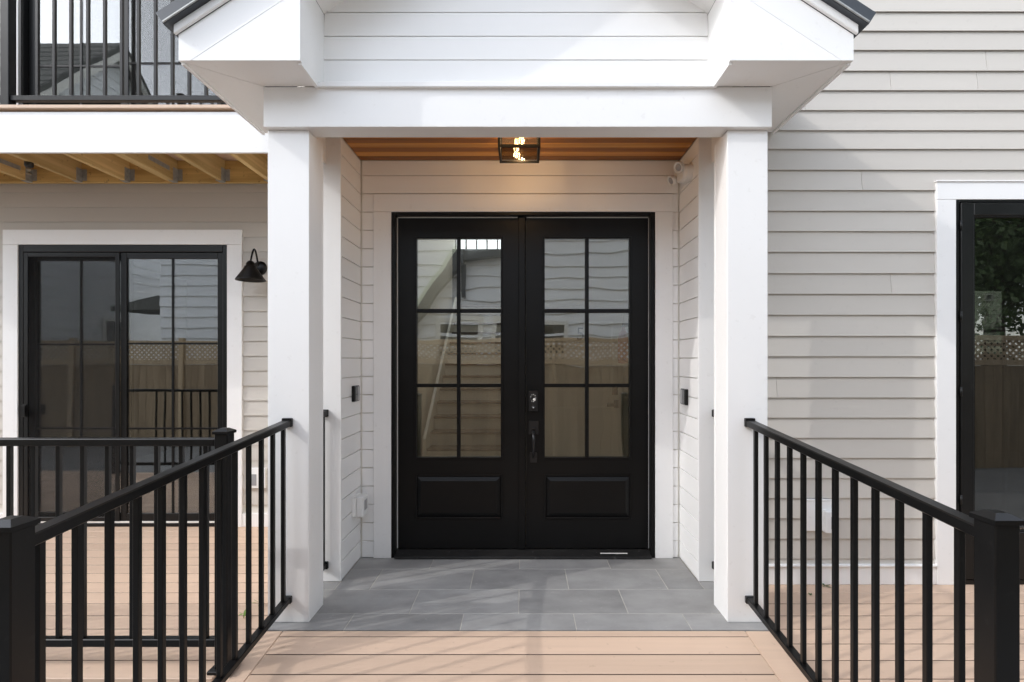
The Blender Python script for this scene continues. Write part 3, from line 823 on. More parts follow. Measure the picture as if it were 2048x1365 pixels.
for s in (0, 1):
    xo, xi = (GX[0], GX[1]) if s == 0 else (GX[3], GX[2])
    sg = 1 if s == 0 else -1
    xb = BX0_ if s == 0 else BX1_       # beam end
    T = 0.019
    rk = lambda x, off=0.0: rake(x) + off
    dz = 0.160
    # return panel below the rake board
    prism(pr, 'return_panel', [(xo, SOF), (xi, SOF), (xi, rk(xi) - dz - 0.0012), (xo + sg * ((SOF - (2.985 - dz)) / PITCH + 0.002), SOF)] if (2.985 - dz) < SOF else
          [(xo, SOF), (xi, SOF), (xi, rk(xi) - dz), (xo, 2.985 - dz)], GF + 0.0012, GF + T, 'y', white)
    a_x = xo + sg * ((SOF - (2.985 - dz)) / PITCH)
    prism(pr, 'rake_board', [(xo, SOF - 0.001), (a_x, SOF - 0.001), (APX, rk(APX) - dz), (APX, rk(APX)), (xo, 2.985)], GF, GF + T, 'y', white)
    # inner cheek of the return
    prism(pr, 'return_cheek', [(GF + T + 0.0005, SOF - 0.012), (BF - 0.0005, SOF - 0.012), (BF - 0.0005, 2.878), (GB + 0.012, 2.878), (GB + 0.012, 3.285), (GF + T + 0.0005, 3.285)], min(xi, xi - sg * T), max(xi, xi - sg * T), 'x', white)
    # sloping soffit behind the rake board
    prism(pr, 'rake_soffit', [(xi, 3.288), (APX, 3.288 + PITCH * abs(APX - xi)), (APX, 3.305 + PITCH * abs(APX - xi)), (xi, 3.305)], GF + T + 0.001, GB + 0.03, 'y', white)
    # soffit boards, mitred
    g = 0.0012
    prism(pr, 'soffit_board', [(xo + sg * T, GF + T), (xi - sg * T, GF + T), (xi - sg * T, BF - 0.0006), (xb + sg * g, BF - 0.0006)], SOF, SOF + 0.012, 'z', white)
    prism(pr, 'soffit_board', [(xo + sg * T, GF + T + 0.004), (xb - sg * g * 1.5, BF + 0.001), (xb - sg * g * 1.5, 3.305 if s == 0 else 3.288), (xo + sg * T, 3.305 if s == 0 else 3.288)], SOF, SOF + 0.012, 'z', white)
    # eave fascia along the side
    box(pr, 'eave_fascia', xo, xo + sg * (T - 0.001), GF + T + 0.0005, 3.305 if s == 0 else 3.288, SOF - 0.012, 2.987, white, 0.002)
    # side beam cheek above the column, outer face
    box(pr, 'beam_end', xb, xb + sg * 0.019, BF + 0.021, 3.286, BEAMZ0 + 0.002, SOF - 0.001, white, 0.001)
    # shingle moulding along the rake
    ny = 0.030
    prism(pr, 'rake_moulding', [(xo - sg * 0.012, 2.985 - 0.006), (APX, rk(APX) + 0.002), (APX, rk(APX) + 0.046), (xo - sg * 0.012, 2.985 + 0.038)], GF - 0.020, GF - 0.0005, 'y', white, 0.003)
    # roof deck with dark metal edge
    L0 = xo - sg * 0.040
    z0_ = rk(xo) + 0.044 - PITCH * 0.040
    nx, nz = -sg * PITCH / math.hypot(1, PITCH), 1 / math.hypot(1, PITCH)
    th = 0.066
    prism(pr, 'roof_deck', [(L0 + 0.02 * -nx * 0, z0_), (APX, rk(APX) + 0.048), (APX, rk(APX) + 0.048 + th / nz), (L0 + nx * th, z0_ + nz * th)], GF - 0.052, 3.325, 'y', roofm, 0.002)
    prism(pr, 'drip_edge', [(L0 + sg * 0.004, z0_ + 0.006), (APX, rk(APX) + 0.050), (APX, rk(APX) + 0.058), (L0 + sg * 0.004 + nx * 0.006, z0_ + 0.006 + nz * 0.006)], GF - 0.060, GF - 0.0525, 'y', galv)

# ------------------------------------------------------------------ balcony on the left
bal = thing('balcony', 'white fascia balcony on treated pine joists above the left deck', 'balcony', (-3.8, 3.9, 2.8))
BFY = 3.50
BZ1 = 3.105
box(bal, 'fascia_board', -6.2, -1.393, BFY, BFY + 0.02, Z(305.5, BFY), Z(224, BFY), white, 0.002)
box(bal, 'rim_joist', -6.2, -1.393, BFY + 0.0205, BFY + 0.058, 2.90, BZ1, pinex, 0.002)
box(bal, 'ledger_board', -6.2, -1.393, 4.385, 4.423, 2.923, BZ1 + 0.002, pinex, 0.002)
yy = BFY - 0.022
while yy < 4.40:
    box(bal, 'deck_board', -6.2, -1.393, yy, yy + 0.138, BZ1 + 0.004, BZ1 + 0.028, deck, 0.003)
    yy += 0.1432
jx = [X(u, 4.385) - 0.03 for u in (67, 167, 262.5, 358, 453)]
jx = [jx[0] - 0.409 * k for k in (4, 3, 2, 1)] + jx + [jx[-1] + 0.409, jx[-1] + 0.818]
for i, x in enumerate(jx):
    box(bal, 'joist', x - 0.019, x + 0.019, BFY + 0.0585, 4.3845, 2.923, BZ1 + 0.002, pine, 0.002)
    if i == 7:
        box(bal, 'joist', x - 0.060, x - 0.022, BFY + 0.0585, 4.3845, 2.926, BZ1 + 0.002, pine, 0.002)
    boxes(bal, 'joist_hanger', [(x - 0.0225, x - 0.0195, 4.325, 4.3842, 2.921, 3.03), (x + 0.0195, x + 0.0225, 4.325, 4.3842, 2.921, 3.03),
                                (x - 0.0225, x + 0.0225, 4.335, 4.3842, 2.918, 2.9205),
                                (x + 0.0225, x + 0.060, 4.3805, 4.3842, 2.935, 3.03), (x - 0.060, x - 0.0225, 4.3805, 4.3842, 2.935, 3.03)], galv, 0)
for x in (jx[4], jx[7]):
    boxes(bal, 'strap_tie', [(x + 0.0195, x + 0.0225, 4.04, 4.28, 2.985, 3.02)], galv, 0)
# sprinkler
sx, sy = X(58, 3.95), 3.95
spr = thing('sprinkler_head', 'small sprinkler head with orange cap between the balcony joists', 'sprinkler', (sx, sy, 2.80))
lathe(spr, 'cap', [(0.030, 0.0), (0.033, 0.01), (0.033, 0.07), (0.022, 0.075), (0.022, 0.16)], (sx, sy, Z(320, sy)), (0, 0, 1), orange)
lathe(spr, 'body', [(0.020, 0.0), (0.028, 0.008), (0.028, 0.055)], (sx, sy, Z(335, sy)), (0, 0, 1), sillblk)
lathe(spr, 'deflector', [(0.017, 0.0), (0.017, 0.004), (0.006, 0.010), (0.006, 0.026), (0.016, 0.030), (0.016, 0.045)], (sx, sy, Z(349, sy)), (0, 0, 1), brass)

# ------------------------------------------------------------------ railings
BW = 0.019
def cap(par, x0, x1, y0, y1, z):
    """low pyramid post cap"""
    bm = bmesh.new()
    e = 0.006
    add_box(bm, x0 - e, x1 + e, y0 - e, y1 + e, z, z + 0.012)
    A = [bm.verts.new(p) for p in ((x0 - e, y0 - e, z + 0.0121), (x1 + e, y0 - e, z + 0.0121), (x1 + e, y1 + e, z + 0.0121), (x0 - e, y1 + e, z + 0.0121))]
    i = 0.016
    B = [bm.verts.new(p) for p in ((x0 + i, y0 + i, z + 0.025), (x1 - i, y0 + i, z + 0.025), (x1 - i, y1 - i, z + 0.025), (x0 + i, y1 - i, z + 0.025))]
    bm.faces.new(A); bm.faces.new(B)
    for k in range(4): bm.faces.new([A[k], A[(k + 1) % 4], B[(k + 1) % 4], B[k]])
    return mesh_obj(par, 'post_cap', bm, black)
def ramp_rail(label, xc, py0, py1, ys, colface):
    t = thing('ramp_railing', label, 'railing', (xc, 2.0, rz(2.0)), 'black railings along the ramp')
    w = 0.0235
    yend = colface - 0.001
    top0 = 1.096 - rz(2.77) - 0.006       # rail top above the ramp surface
    slope_box(t, 'top_rail', xc - w, xc + w, py1 - 0.002, yend - 0.004, top0, 0.034, black, 0.004)
    slope_box(t, 'bottom_rail', xc - 0.019, xc + 0.019, py1 - 0.002, yend - 0.004, 0.140, 0.030, black, 0.003)
    zc = 1.096 - 0.016
    box(t, 'rail_bracket', xc - w - 0.003, xc + w + 0.003, yend - 0.022, yend, zc - 0.027, zc + 0.020, black, 0.003)
    box(t, 'rail_bracket', xc - 0.023, xc + 0.023, yend - 0.022, yend, 0.108, 0.146, black, 0.003)
    for yv in ys:
        box(t, 'baluster', xc - BW / 2, xc + BW / 2, yv - BW / 2, yv + BW / 2, rz(yv) + 0.136, rz(yv) + top0 - 0.031, black, 0.0015)
    hw = (py1 - py0) / 2
    zt = 0.996
    box(t, 'post', xc - hw, xc + hw, py0, py1, rz(py0) - 0.002, zt, black, 0.003)
    cap(t, xc - hw, xc + hw, py0, py1, zt)
    box(t, 'post_base', xc - hw - 0.02, xc + hw + 0.02, py0 - 0.02, py1 + 0.02, rz(py1) - 0.001, rz(py1) + 0.012, black, 0.002)
    return t
ramp_rail('black metal baluster railing along the left edge of the ramp', -1.2625, 1.240, 1.305, [2.72 - 0.1143 * k for k in range(13)], CF)
ramp_rail('black metal baluster railing along the right edge of the ramp', 1.2145, 1.293, 1.357, [2.694 - 0.1143 * k for k in range(12)], CF)

def side_rail(label, xc):
    t = thing('porch_side_railing', label, 'railing', (xc, 3.13, 0.1), 'short railings between column and house')
    w = 0.0225
    box(t, 'top_rail', xc - w, xc + w, CB + 0.001, PY - 0.001, 1.058, 1.092, black, 0.003)
    box(t, 'bottom_rail', xc - 0.019, xc + 0.019, CB + 0.001, PY - 0.001, 0.095, 0.125, black, 0.003)
    for yv in (3.045, 3.153, 3.262):
        box(t, 'baluster', xc - BW / 2, xc + BW / 2, yv - BW / 2, yv + BW / 2, 0.124, 1.059, black, 0.0015)
    for z in (1.075, 0.110):
        box(t, 'rail_bracket', xc - w - 0.003, xc + w + 0.003, PY - 0.022, PY - 0.0006, z - 0.024, z + 0.022, black, 0.003)
    return t
side_rail('short black railing between the left porch column and the house', -1.262)
side_rail('short black railing between the right porch column and the house', 1.226)

def level_rail(label, x0, x1, yc, zt, zb0, posts, xs, zbase, base=True):
    t = thing('deck_railing', label, 'railing', ((x0 + x1) / 2, yc, zbase), None)
    box(t, 'top_rail', x0, x1, yc - 0.0235, yc + 0.0235, zt - 0.034, zt, black, 0.004)
    box(t, 'bottom_rail', x0, x1, yc - 0.019, yc + 0.019, zb0 - 0.036, zb0, black, 0.003)
    for xx in xs:
        box(t, 'baluster', xx - BW / 2, xx + BW / 2, yc - BW / 2, yc + BW / 2, zb0 - 0.002, zt - 0.032, black, 0.0015)
    for px in posts:
        h = 0.030
        box(t, 'post', px - h, px + h, yc - h, yc + h, zbase, zt + 0.022, black, 0.003)
        cap(t, px - h, px + h, yc - h, yc + h, zt + 0.022)
        if base: box(t, 'post_base', px - 0.052, px + 0.052, yc - 0.052, yc + 0.052, zbase, zbase + 0.016, black, 0.004)
    return t
LRY = 2.389
px = X(448, LRY) + 0.002
bx = [X(910 / 2.504, LRY) - 0.1135 * k for k in range(-1, 28)]
level_rail('black metal baluster railing along the front of the left deck', -5.2, px - 0.031, LRY, Z(878, LRY - 0.02), Z(1280, LRY - 0.02), [px, -3.5, -5.2], [b for b in bx if abs(b + 3.5) > 0.05], DECKZ)
URY = 3.555
ubx = [X((240 + 115.3 * k + 8) / 3.411, URY - 0.01) for k in range(-16, 14)]
pxu = X(17, URY - 0.03) - 0.031
ubx = [b for b in ubx if abs(b - pxu) > 0.05 and -5.9 < b < -1.5]
level_rail('black metal baluster railing along the upper balcony', -6.0, -1.42, URY, 4.13, Z(190.5, URY - 0.019), [pxu], ubx, BZ1 + 0.029, True)
rrx = [1.45 + 0.1143 * k for k in range(0, 36)]

# ------------------------------------------------------------------ storm door on the right wall
sd = thing('storm_door', 'black screened storm door with white casing at the right edge', 'door', (3.25, RW, DECKZ))
DX0, DX1, DZ0, DZ1 = X(1912.5, RW - 0.03), X(1912.5, RW - 0.03) + 1.02, DECKZ + 0.001, Z(399.5, RW - 0.03)
casing(sd, DX0, DX1, DZ0, DZ1, X(1912.5, RW - 0.03) - X(1874, RW - 0.03), RW, 0.030, white, flash=True, head=0.112)
frame_y(sd, 'frame', DX0 + 0.0005, DX1 - 0.0005, DZ0, DZ1 - 0.0005, 0.024, RW - 0.026, RW + 0.10, black, 0.002, wb=0.03, wt=0.014)
lf0, lf1, lz0, lz1 = DX0 + 0.029, DX1 - 0.029, DZ0 + 0.036, DZ1 - 0.020
W_ = 0.082
sl_ = frame_y(sd, 'storm_leaf', lf0, lf1, lz0, lz1, W_, RW - 0.034, RW - 0.004, black, 0.004, wb=0.30, wt=W_)
frame_y(sl_, 'glazing_bead', lf0 + W_, lf1 - W_, lz0 + 0.30, lz1 - W_, 0.010, RW - 0.028, RW - 0.010, doorblk, 0.002)
box(sl_, 'storm_pane', lf0 + W_ + 0.001, lf1 - W_ - 0.001, RW - 0.016, RW - 0.011, lz0 + 0.301, lz1 - W_ - 0.001, stormglass, 0)
box(sl_, 'screen_mesh', lf0 + W_ + 0.001, lf1 - W_ - 0.001, RW - 0.0098, RW - 0.0092, lz0 + 0.301, lz1 - W_ - 0.001, screendense, 0)
for v in (451, 633, 784, 1000):
    zc = Z(v, RW - 0.03)
    tube(sd, 'hinge', [(DX0 + 0.0265, RW - 0.034, zc - 0.03), (DX0 + 0.0265, RW - 0.034, zc + 0.03)], 0.0065, black, 10)
# inner door behind the screen, with a full glass lite and grille
ind = thing('inner_glass_door', 'dark glazed door with grille bars behind the right storm door', 'door', (3.25, RW + 0.12, 0))
frame_y(ind, 'leaf', DX0 + 0.03, DX1 - 0.03, DZ0 + 0.04, DZ1 - 0.02, 0.115, RW + 0.105, RW + 0.148, doorblk, 0.003, wb=0.25)
gm = (DX0 + DX1) / 2
box(ind, 'pane', DX0 + 0.146, DX1 - 0.146, RW + 0.122, RW + 0.128, DZ0 + 0.291, DZ1 - 0.136, stormglass, 0)
box(ind, 'muntin', X(2009, RW + 0.11) - 0.011, X(2009, RW + 0.11) + 0.011, RW + 0.1, RW + 0.12, DZ0 + 0.291, DZ1 - 0.136, doorblk, 0.002)
for v in (662, 690, 985):
    zc = Z(v, RW + 0.1)
    box(ind, 'muntin', DX0 + 0.146, DX1 - 0.146, RW + 0.0995, RW + 0.1195, zc - 0.009, zc + 0.009, doorblk, 0.002)
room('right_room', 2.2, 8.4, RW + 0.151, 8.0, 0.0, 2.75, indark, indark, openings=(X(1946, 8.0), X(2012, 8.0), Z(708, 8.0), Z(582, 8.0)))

# ------------------------------------------------------------------ lamps
lt = thing('porch_lantern', 'lit black box ceiling lantern with clear glass and two warm bulbs', 'lamp', (-0.025, 3.125, CEIL))
LX0, LX1, LY0, LY1, LZ0 = X(995.5, 3.0), X(1081, 3.0), 3.0, 3.25, Z(294, 3.0)
LZ1 = CEIL - 0.012
bars = []
bw = 0.015
for x in (LX0, LX1 - bw):
    for yb_ in (LY0, LY1 - bw):
        bars.append((x, x + bw, yb_, yb_ + bw, LZ0 + bw + 0.0002, LZ1 - bw - 0.0002))
for z in (LZ0, LZ1 - bw):
    for yb_ in (LY0, LY1 - bw): bars.append((LX0, LX1, yb_, yb_ + bw, z, z + bw))
    for x in (LX0, LX1 - bw): bars.append((x, x + bw, LY0 + bw + 0.0002, LY1 - bw - 0.0002, z, z + bw))
boxes(lt, 'cage_frame', bars, black, 0.0)
box(lt, 'canopy', LX0 + 0.015, LX1 - 0.015, LY0 + 0.015, LY1 - 0.015, LZ1 + 0.0005, CEIL - 0.0005, black, 0.002)
box(lt, 'top_plate', LX0 + 0.013, LX1 - 0.013, LY0 + 0.013, LY1 - 0.013, LZ1 - 0.006, LZ1 - 0.0005, black, 0.0)
for a in ((LX0 + bw, LX1 - bw, LY0 + 0.004, LY0 + 0.007, LZ0 + bw, LZ1 - bw), (LX0 + bw, LX1 - bw, LY1 - 0.007, LY1 - 0.004, LZ0 + bw, LZ1 - bw),
          (LX0 + 0.004, LX0 + 0.007, LY0 + bw, LY1 - bw, LZ0 + bw, LZ1 - bw), (LX1 - 0.007, LX1 - 0.004, LY0 + bw, LY1 - bw, LZ0 + bw, LZ1 - bw),
          (LX0 + bw, LX1 - bw, LY0 + bw, LY1 - bw, LZ0 + 0.004, LZ0 + 0.007)):
    box(lt, 'pane', *a, lampglass, 0)
for bx_, by_ in ((X(1043, 3.08), 3.07), (X(1033, 3.16), 3.17)):
    s = lathe(lt, 'socket', [(0.016, 0), (0.016, 0.034)], (bx_, by_, LZ1 - 0.042), (0, 0, 1), brass, 16)
    b = lathe(lt, 'bulb', [(0.0, -0.102), (0.012, -0.099), (0.026, -0.085), (0.030, -0.068), (0.026, -0.045), (0.016, -0.020), (0.0135, 0.0)], (bx_, by_, LZ1 - 0.0425), (0, 0, 1), bulbglass, 20)
    bm = bmesh.new()
    for k_ in range(6):
        a0 = k_ * math.pi / 3
        add_tube(bm, [(bx_ + 0.008 * math.cos(a0), by_ + 0.008 * math.sin(a0), LZ1 - 0.06), (bx_ + 0.016 * math.cos(a0 + 0.5), by_ + 0.016 * math.sin(a0 + 0.5), LZ1 - 0.128)], 0.0022, 6)
    mesh_obj(b, 'filament', bm, filament)
    pl = bpy.data.lights.new('bulb_light', 'POINT'); pl.energy = 2.5; pl.color = (1.0, 0.66, 0.36); pl.shadow_soft_size = 0.022
    po = bpy.data.objects.new('bulb_light', pl)
    place(po, lt, Matrix.Translation((bx_, by_, LZ1 - 0.097)))

# barn sconce on the left wall
SY = LW - 0.03
wl = thing('wall_sconce', 'black barn style gooseneck wall lamp beside the left sliding door', 'lamp', (X(526, SY), SY, Z(540, SY)))
bxs, bzs = X(520, SY), Z(537, SY)
box(wl, 'mounting_block', bxs - 0.10, bxs + 0.075, LW - 0.030, LW - 0.006, Z(563, SY), Z(517, SY), siding, 0.004)
lathe(wl, 'backplate', [(0.060, 0), (0.060, 0.008), (0.050, 0.018), (0.020, 0.026), (0.0, 0.027)], (bxs + 0.002, LW - 0.030, bzs), (0, -1, 0), black)
shx, shy = X(501, 4.25), 4.25
shz = Z(523, shy)
path = []
p0 = Vector((bxs - 0.004, LW - 0.05, bzs + 0.01)); p3 = Vector((shx, shy, shz - 0.005))
for i in range(15):
    f = i / 14
    h = math.sin(math.pi * f) * 0.115
    if i == 0: h = 0
    path.append(p0.lerp(p3, f) + Vector((0, 0, h + 0.01 * math.sin(math.pi * f))))
tube(wl, 'gooseneck', path, 0.0075, black, 10)
lathe(wl, 'shade', [(0.014, 0.004), (0.020, 0.0), (0.034, -0.018), (0.036, -0.040), (0.046, -0.042), (0.048, -0.055), (0.112, -0.150), (0.114, -0.158), (0.108, -0.154), (0.046, -0.062), (0.0, -0.060)], (shx, shy, shz), (0, 0, 1), black, 36)

# twin head emergency light on the right alcove wall
eY, eZ = 3.52, Z(345, 3.52)
em = thing('emergency_light', 'white twin head emergency light high on the right alcove wall', 'lamp', (AX1, eY, eZ))
bm = bmesh.new()
N = 28
ring0, ring1, ring2 = [], [], []
for k_ in range(N):
    a = 2 * math.pi * k_ / N
    yy_, zz_ = math.cos(a), math.sin(a)
    sy_, sz_ = (0.130 * (abs(yy_) ** 0.7) * math.copysign(1, yy_), 0.062 * (abs(zz_) ** 0.7) * math.copysign(1, zz_))
    sz_ += 0.02 * math.sin(yy_ * 2.2)
    ring0.append(bm.verts.new((AX1 - 0.0005, eY + sy_, eZ + sz_ - 0.01)))
    ring1.append(bm.verts.new((AX1 - 0.040, eY + sy_ * 0.97, eZ + sz_ * 0.97 - 0.01)))
    ring2.append(bm.verts.new((AX1 - 0.056, eY + sy_ * 0.82, eZ + sz_ * 0.80 - 0.01)))
for A, B in ((ring0, ring1), (ring1, ring2)):
    for k_ in range(N): bm.faces.new([A[k_], A[(k_ + 1) % N], B[(k_ + 1) % N], B[k_]])
bm.faces.new(ring0); bm.faces.new(list(reversed(ring2)))
mesh_obj(em, 'housing', bm, plastic, smooth=False)
for yo, zo, ax in ((-0.075, 0.012, (-0.75, -0.45, -0.35)), (0.085, -0.015, (-0.8, -0.25, -0.45))):
    o_ = Vector((AX1 - 0.060, eY + yo, eZ + zo))
    hd = lathe(em, 'lamp_head', [(0.018, -0.012), (0.028, 0.004), (0.034, 0.018), (0.036, 0.034), (0.035, 0.043), (0.031, 0.045), (0.029, 0.038), (0.0, 0.034)], o_, ax, plastic, 24)
    lathe(em, 'lens', [(0.027, 0.0345), (0.020, 0.040), (0.0, 0.042)], o_, ax, greyp, 18)

# ------------------------------------------------------------------ outlets and bell boxes
def bell_box(label, xf, sgn, u0, u1, v0, v1):
    yc = 3.55; h = 0.052; zc = Z((v0 + v1) / 2, yc)
    t = thing('call_station', label, 'call box', (xf, yc, zc - 0.055), None)
    box(t, 'housing', xf + sgn * 0.0005, xf + sgn * 0.022, yc - h, yc + h, zc - 0.054, zc + 0.054, black, 0.003)
    box(t, 'cover_plate', xf + sgn * 0.0222, xf + sgn * 0.027, yc - h + 0.006, yc - 0.006, zc - 0.048, zc + 0.048, wglassdark, 0.002)
    box(t, 'button_plate', xf + sgn * 0.0222, xf + sgn * 0.026, yc + 0.004, yc + h - 0.006, zc - 0.048, zc + 0.048, greyp, 0.002)
bell_box('small black double switch box on the left alcove wall', AX0, 1, 697, 713, 772, 803)
bell_box('small black double switch box on the right alcove wall', AX1, -1, 1366, 1381, 778, 810)

# weatherproof box on the left alcove wall
yc, zc = 3.56, Z(1010, 3.56)
wb = thing('outlet_box', 'white weatherproof outlet box low on the left alcove wall', 'outlet', (AX0, yc, zc - 0.07))
box(wb, 'back_box', AX0 + 0.0005, AX0 + 0.030, yc - 0.062, yc + 0.062, zc - 0.066, zc + 0.066, plastic, 0.006)
box(wb, 'cover', AX0 + 0.0305, AX0 + 0.078, yc - 0.058, yc + 0.058, zc - 0.072, zc + 0.064, plastic, 0.010)
box(wb, 'window', AX0 + 0.0782, AX0 + 0.080, yc - 0.030, yc + 0.030, zc - 0.030, zc + 0.038, greyp, 0.001)

yy = RW - 0.0185
def O(u, v): return X(u, yy - 0.02), Z(v, yy - 0.02)
ob = thing('outlet_box', 'white weatherproof outlet cover on a block on the right clapboard wall', 'outlet', (X(1640, yy), yy, Z(1065, yy)))
x0, z1 = O(1612, 1002); x1, z0 = O(1664, 1063)
box(ob, 'mounting_block', x0, x1, yy - 0.020, RW - 0.004, z0, z1, white, 0.004)
box(ob, 'block_cap', x0 - 0.002, x1 + 0.002, yy - 0.024, RW - 0.004, z1 + 0.0005, z1 + 0.007, white, 0.002)
xa, za = O(1643, 1019); xb, zb = O(1662, 1065)
box(ob, 'cover', xa, xb + 0.02, yy - 0.066, yy - 0.0205, zb + 0.006, za, plastic, 0.010)
box(ob, 'window', xa + 0.034, xb + 0.012, yy - 0.068, yy - 0.0662, zb + 0.035, za - 0.035, greyp, 0.001)
yy = LW - 0.0185
ol = thing('outlet_box', 'white outlet block low on the left wall behind the railing', 'outlet', (X(518, yy), yy, Z(977, yy)))
box(ol, 'mounting_block', X(498, yy), X(533, yy), yy - 0.020, LW - 0.004, Z(976, yy), Z(936, yy), white, 0.004)
box(ol, 'receptacle', X(503.5, yy), X(515, yy), yy - 0.024, yy - 0.0202, Z(970.5, yy), Z(948, yy), greyp, 0.002)

# ------------------------------------------------------------------ weeds and fallen leaves
def sprout(name, label, cat, loc, n, size, m, seed, flat=False):
    rn = random.Random(seed)
    t = thing(name, label, cat, loc)
    for k_ in range(n):
        a = rn.uniform(0, 6.28); tilt = rn.uniform(0.05, 0.25) if flat else rn.uniform(0.5, 1.2)
        L = size * rn.uniform(0.7, 1.2); w = L * 0.32
        d = Vector((math.cos(a) * math.cos(tilt), math.sin(a) * math.cos(tilt), math.sin(tilt)))
        s = Vector((-math.sin(a), math.cos(a), 0))
        up = d.cross(s) * -1
        base = Vector(loc) + Vector((0, 0, 0.002 + (0 if flat else size * 0.5 * k_ / n)))
        bm = bmesh.new()
        rowv = []
        for f, ww in ((0.0, 0.06), (0.3, 0.8), (0.6, 1.0), (0.85, 0.6), (1.0, 0.04)):
            c = base + d * L * f + Vector((0, 0, -0.25 * L * f * f * (0 if flat else 1)))
            rowv.append([bm.verts.new(c - s * w * ww / 2 + up * 0.1 * w * ww), bm.verts.new(c), bm.verts.new(c + s * w * ww / 2 + up * 0.1 * w * ww)])
        for A, B in zip(rowv, rowv[1:]):
            for q in range(2): bm.faces.new([A[q], A[q + 1], B[q + 1], B[q]])
        mesh_obj(t, 'leaf', bm, m)
    if not flat:
        tube(t, 'stem', [Vector(loc), Vector(loc) + Vector((0.004, 0, size * 0.6))], 0.0015, m, 6)
sprout('weed', 'small green weed sprouting between left deck boards, nearer the railing', 'plant', (X(487, 2.86), 2.86, DECKZ), 5, 0.06, weedm, 1)
sprout('weed', 'small green weed sprouting beside the left column base', 'plant', (X(517, 3.0), 3.0, DECKZ), 4, 0.055, weedm, 2)
sprout('fallen_leaves', 'green leaf scraps on the right deck against the wall skirt', 'leaves', (X(1650, 3.26), 3.262, DECKZ + 0.002), 5, 0.045, leafm, 3, True)
sprout('fallen_leaves', 'tiny green leaf scrap lying on the right deck boards', 'leaves', (X(1618, 3.15), 3.13, DECKZ + 0.002), 2, 0.035, leafm, 4, True)

# ================================================================== ACROSS THE DRIVEWAY (seen mirrored in the glass)
fence = thing('lattice_fence', 'tan cedar board fence with lattice top across the driveway', 'fence', (0, -2.0, -0.42))
FZ1 = 1.83
def lattice(par, x0, x1, z0, z1, y):
    bm = bmesh.new()
    h = z1 - z0; p = 0.105; w = 0.019
    for sgn, yo in ((1, 0.0), (-1, 0.007)):
        x = x0 - h
        while x < x1:
            a, b = (x, x + h)
            ta, tb = max(0.0, (x0 - a) / h), min(1.0, (x1 - a) / h)
            if tb > ta:
                pa = (a + h * ta, z0 + h * ta) if sgn > 0 else (a + h * ta, z1 - h * ta)
                pb = (a + h * tb, z0 + h * tb) if sgn > 0 else (a + h * tb, z1 - h * tb)
                o = w
                quad = [(pa[0] - o * .7, pa[1] + sgn * o * .7), (pa[0] + o * .7, pa[1] - sgn * o * .7), (pb[0] + o * .7, pb[1] - sgn * o * .7), (pb[0] - o * .7, pb[1] + sgn * o * .7)]
                add_prism(bm, quad, y + yo, y + yo + 0.0065, 'y')
            x += p
    return mesh_obj(par, 'lattice', bm, fencem)
x = -12.0
pk = None
while x < 13.0:
    box(fence, 'post', x - 0.05, x + 0.05, -2.05, -1.95, -0.42, FZ1 + 0.06, fencem, 0.006)
    box(fence, 'rail', x + 0.051, x + 2.349, -2.03, -1.98, FZ1 - 0.08, FZ1, fencem, 0.004)
    box(fence, 'rail', x + 0.051, x + 2.349, -2.03, -1.98, FZ1 - 0.50, FZ1 - 0.40, fencem, 0.004)
    lattice(fence, x + 0.06, x + 2.34, FZ1 - 0.40, FZ1 - 0.08, -2.008)
    xx = x + 0.055
    while xx < x + 2.30:
        box(fence, 'picket', xx, xx + 0.138, -2.02, -2.0, -0.38, FZ1 - 0.505, picketm, 0.003)
        xx += 0.1415
    x += 2.4

def courses(par, name, x0, x1, y, z0, z1, exp_, m):
    z = z0
    while z < z1 - 0.02:
        zt = min(z1, z + exp_)
        prism(par, name, [(y, z), (y + 0.048, z), (y + 0.008, zt + 0.01), (y, zt + 0.01)], x0, x1, 'x', m)
        z += exp_
# white house straight across
nb = thing('neighbour_house', 'white clapboard house directly across the driveway behind the fence', 'house', (-1.6, -7, -0.42), 'neighbouring houses')
NBY = -3.5
box(nb, 'wall', -8.7, 5.5, -11.0, NBY, -0.42, 4.35, nwhite, 0)
courses(nb, 'clapboard', -8.7, 5.5, NBY + 0.001, -0.3, 4.3, 0.25, nwhite)
prism(nb, 'roof', [(NBY + 0.3, 4.22), (NBY + 0.3, 4.36), (-7.25, 5.3), (-11.4, 4.36), (-11.4, 4.22)], -9.0, 5.8, 'x', shingle)
def nwindow(par, x0, x1, z0, z1, y):
    w = frame_y(par, 'window', x0, x1, z0, z1, 0.10, y + 0.03, y + 0.06, inwhite, 0.004)
    box(w, 'pane', x0 + 0.1, x1 - 0.1, y + 0.035, y + 0.04, z0 + 0.1, z1 - 0.1, wglassdark, 0)
    box(w, 'meeting_rail', x0 + 0.1, x1 - 0.1, y + 0.041, y + 0.055, (z0 + z1) / 2 - 0.03, (z0 + z1) / 2 + 0.03, inwhite, 0)
nwindow(nb, -1.85, -0.85, 0.7, 2.35, NBY)
nwindow(nb, -0.70, 0.05, 0.7, 2.35, NBY)
nwindow(nb, 0.35, 1.0, 0.7, 2.30, NBY)
nwindow(nb, -6.4, -5.5, 0.9, 2.5, NBY)
# small hood on that wall
prism(nb, 'hood', [(-8.701, 2.62), (-10.0, 2.62), (-10.0, 2.72), (-8.701, 3.0)], NBY - 1.4, NBY - 0.05, 'y', shingle)
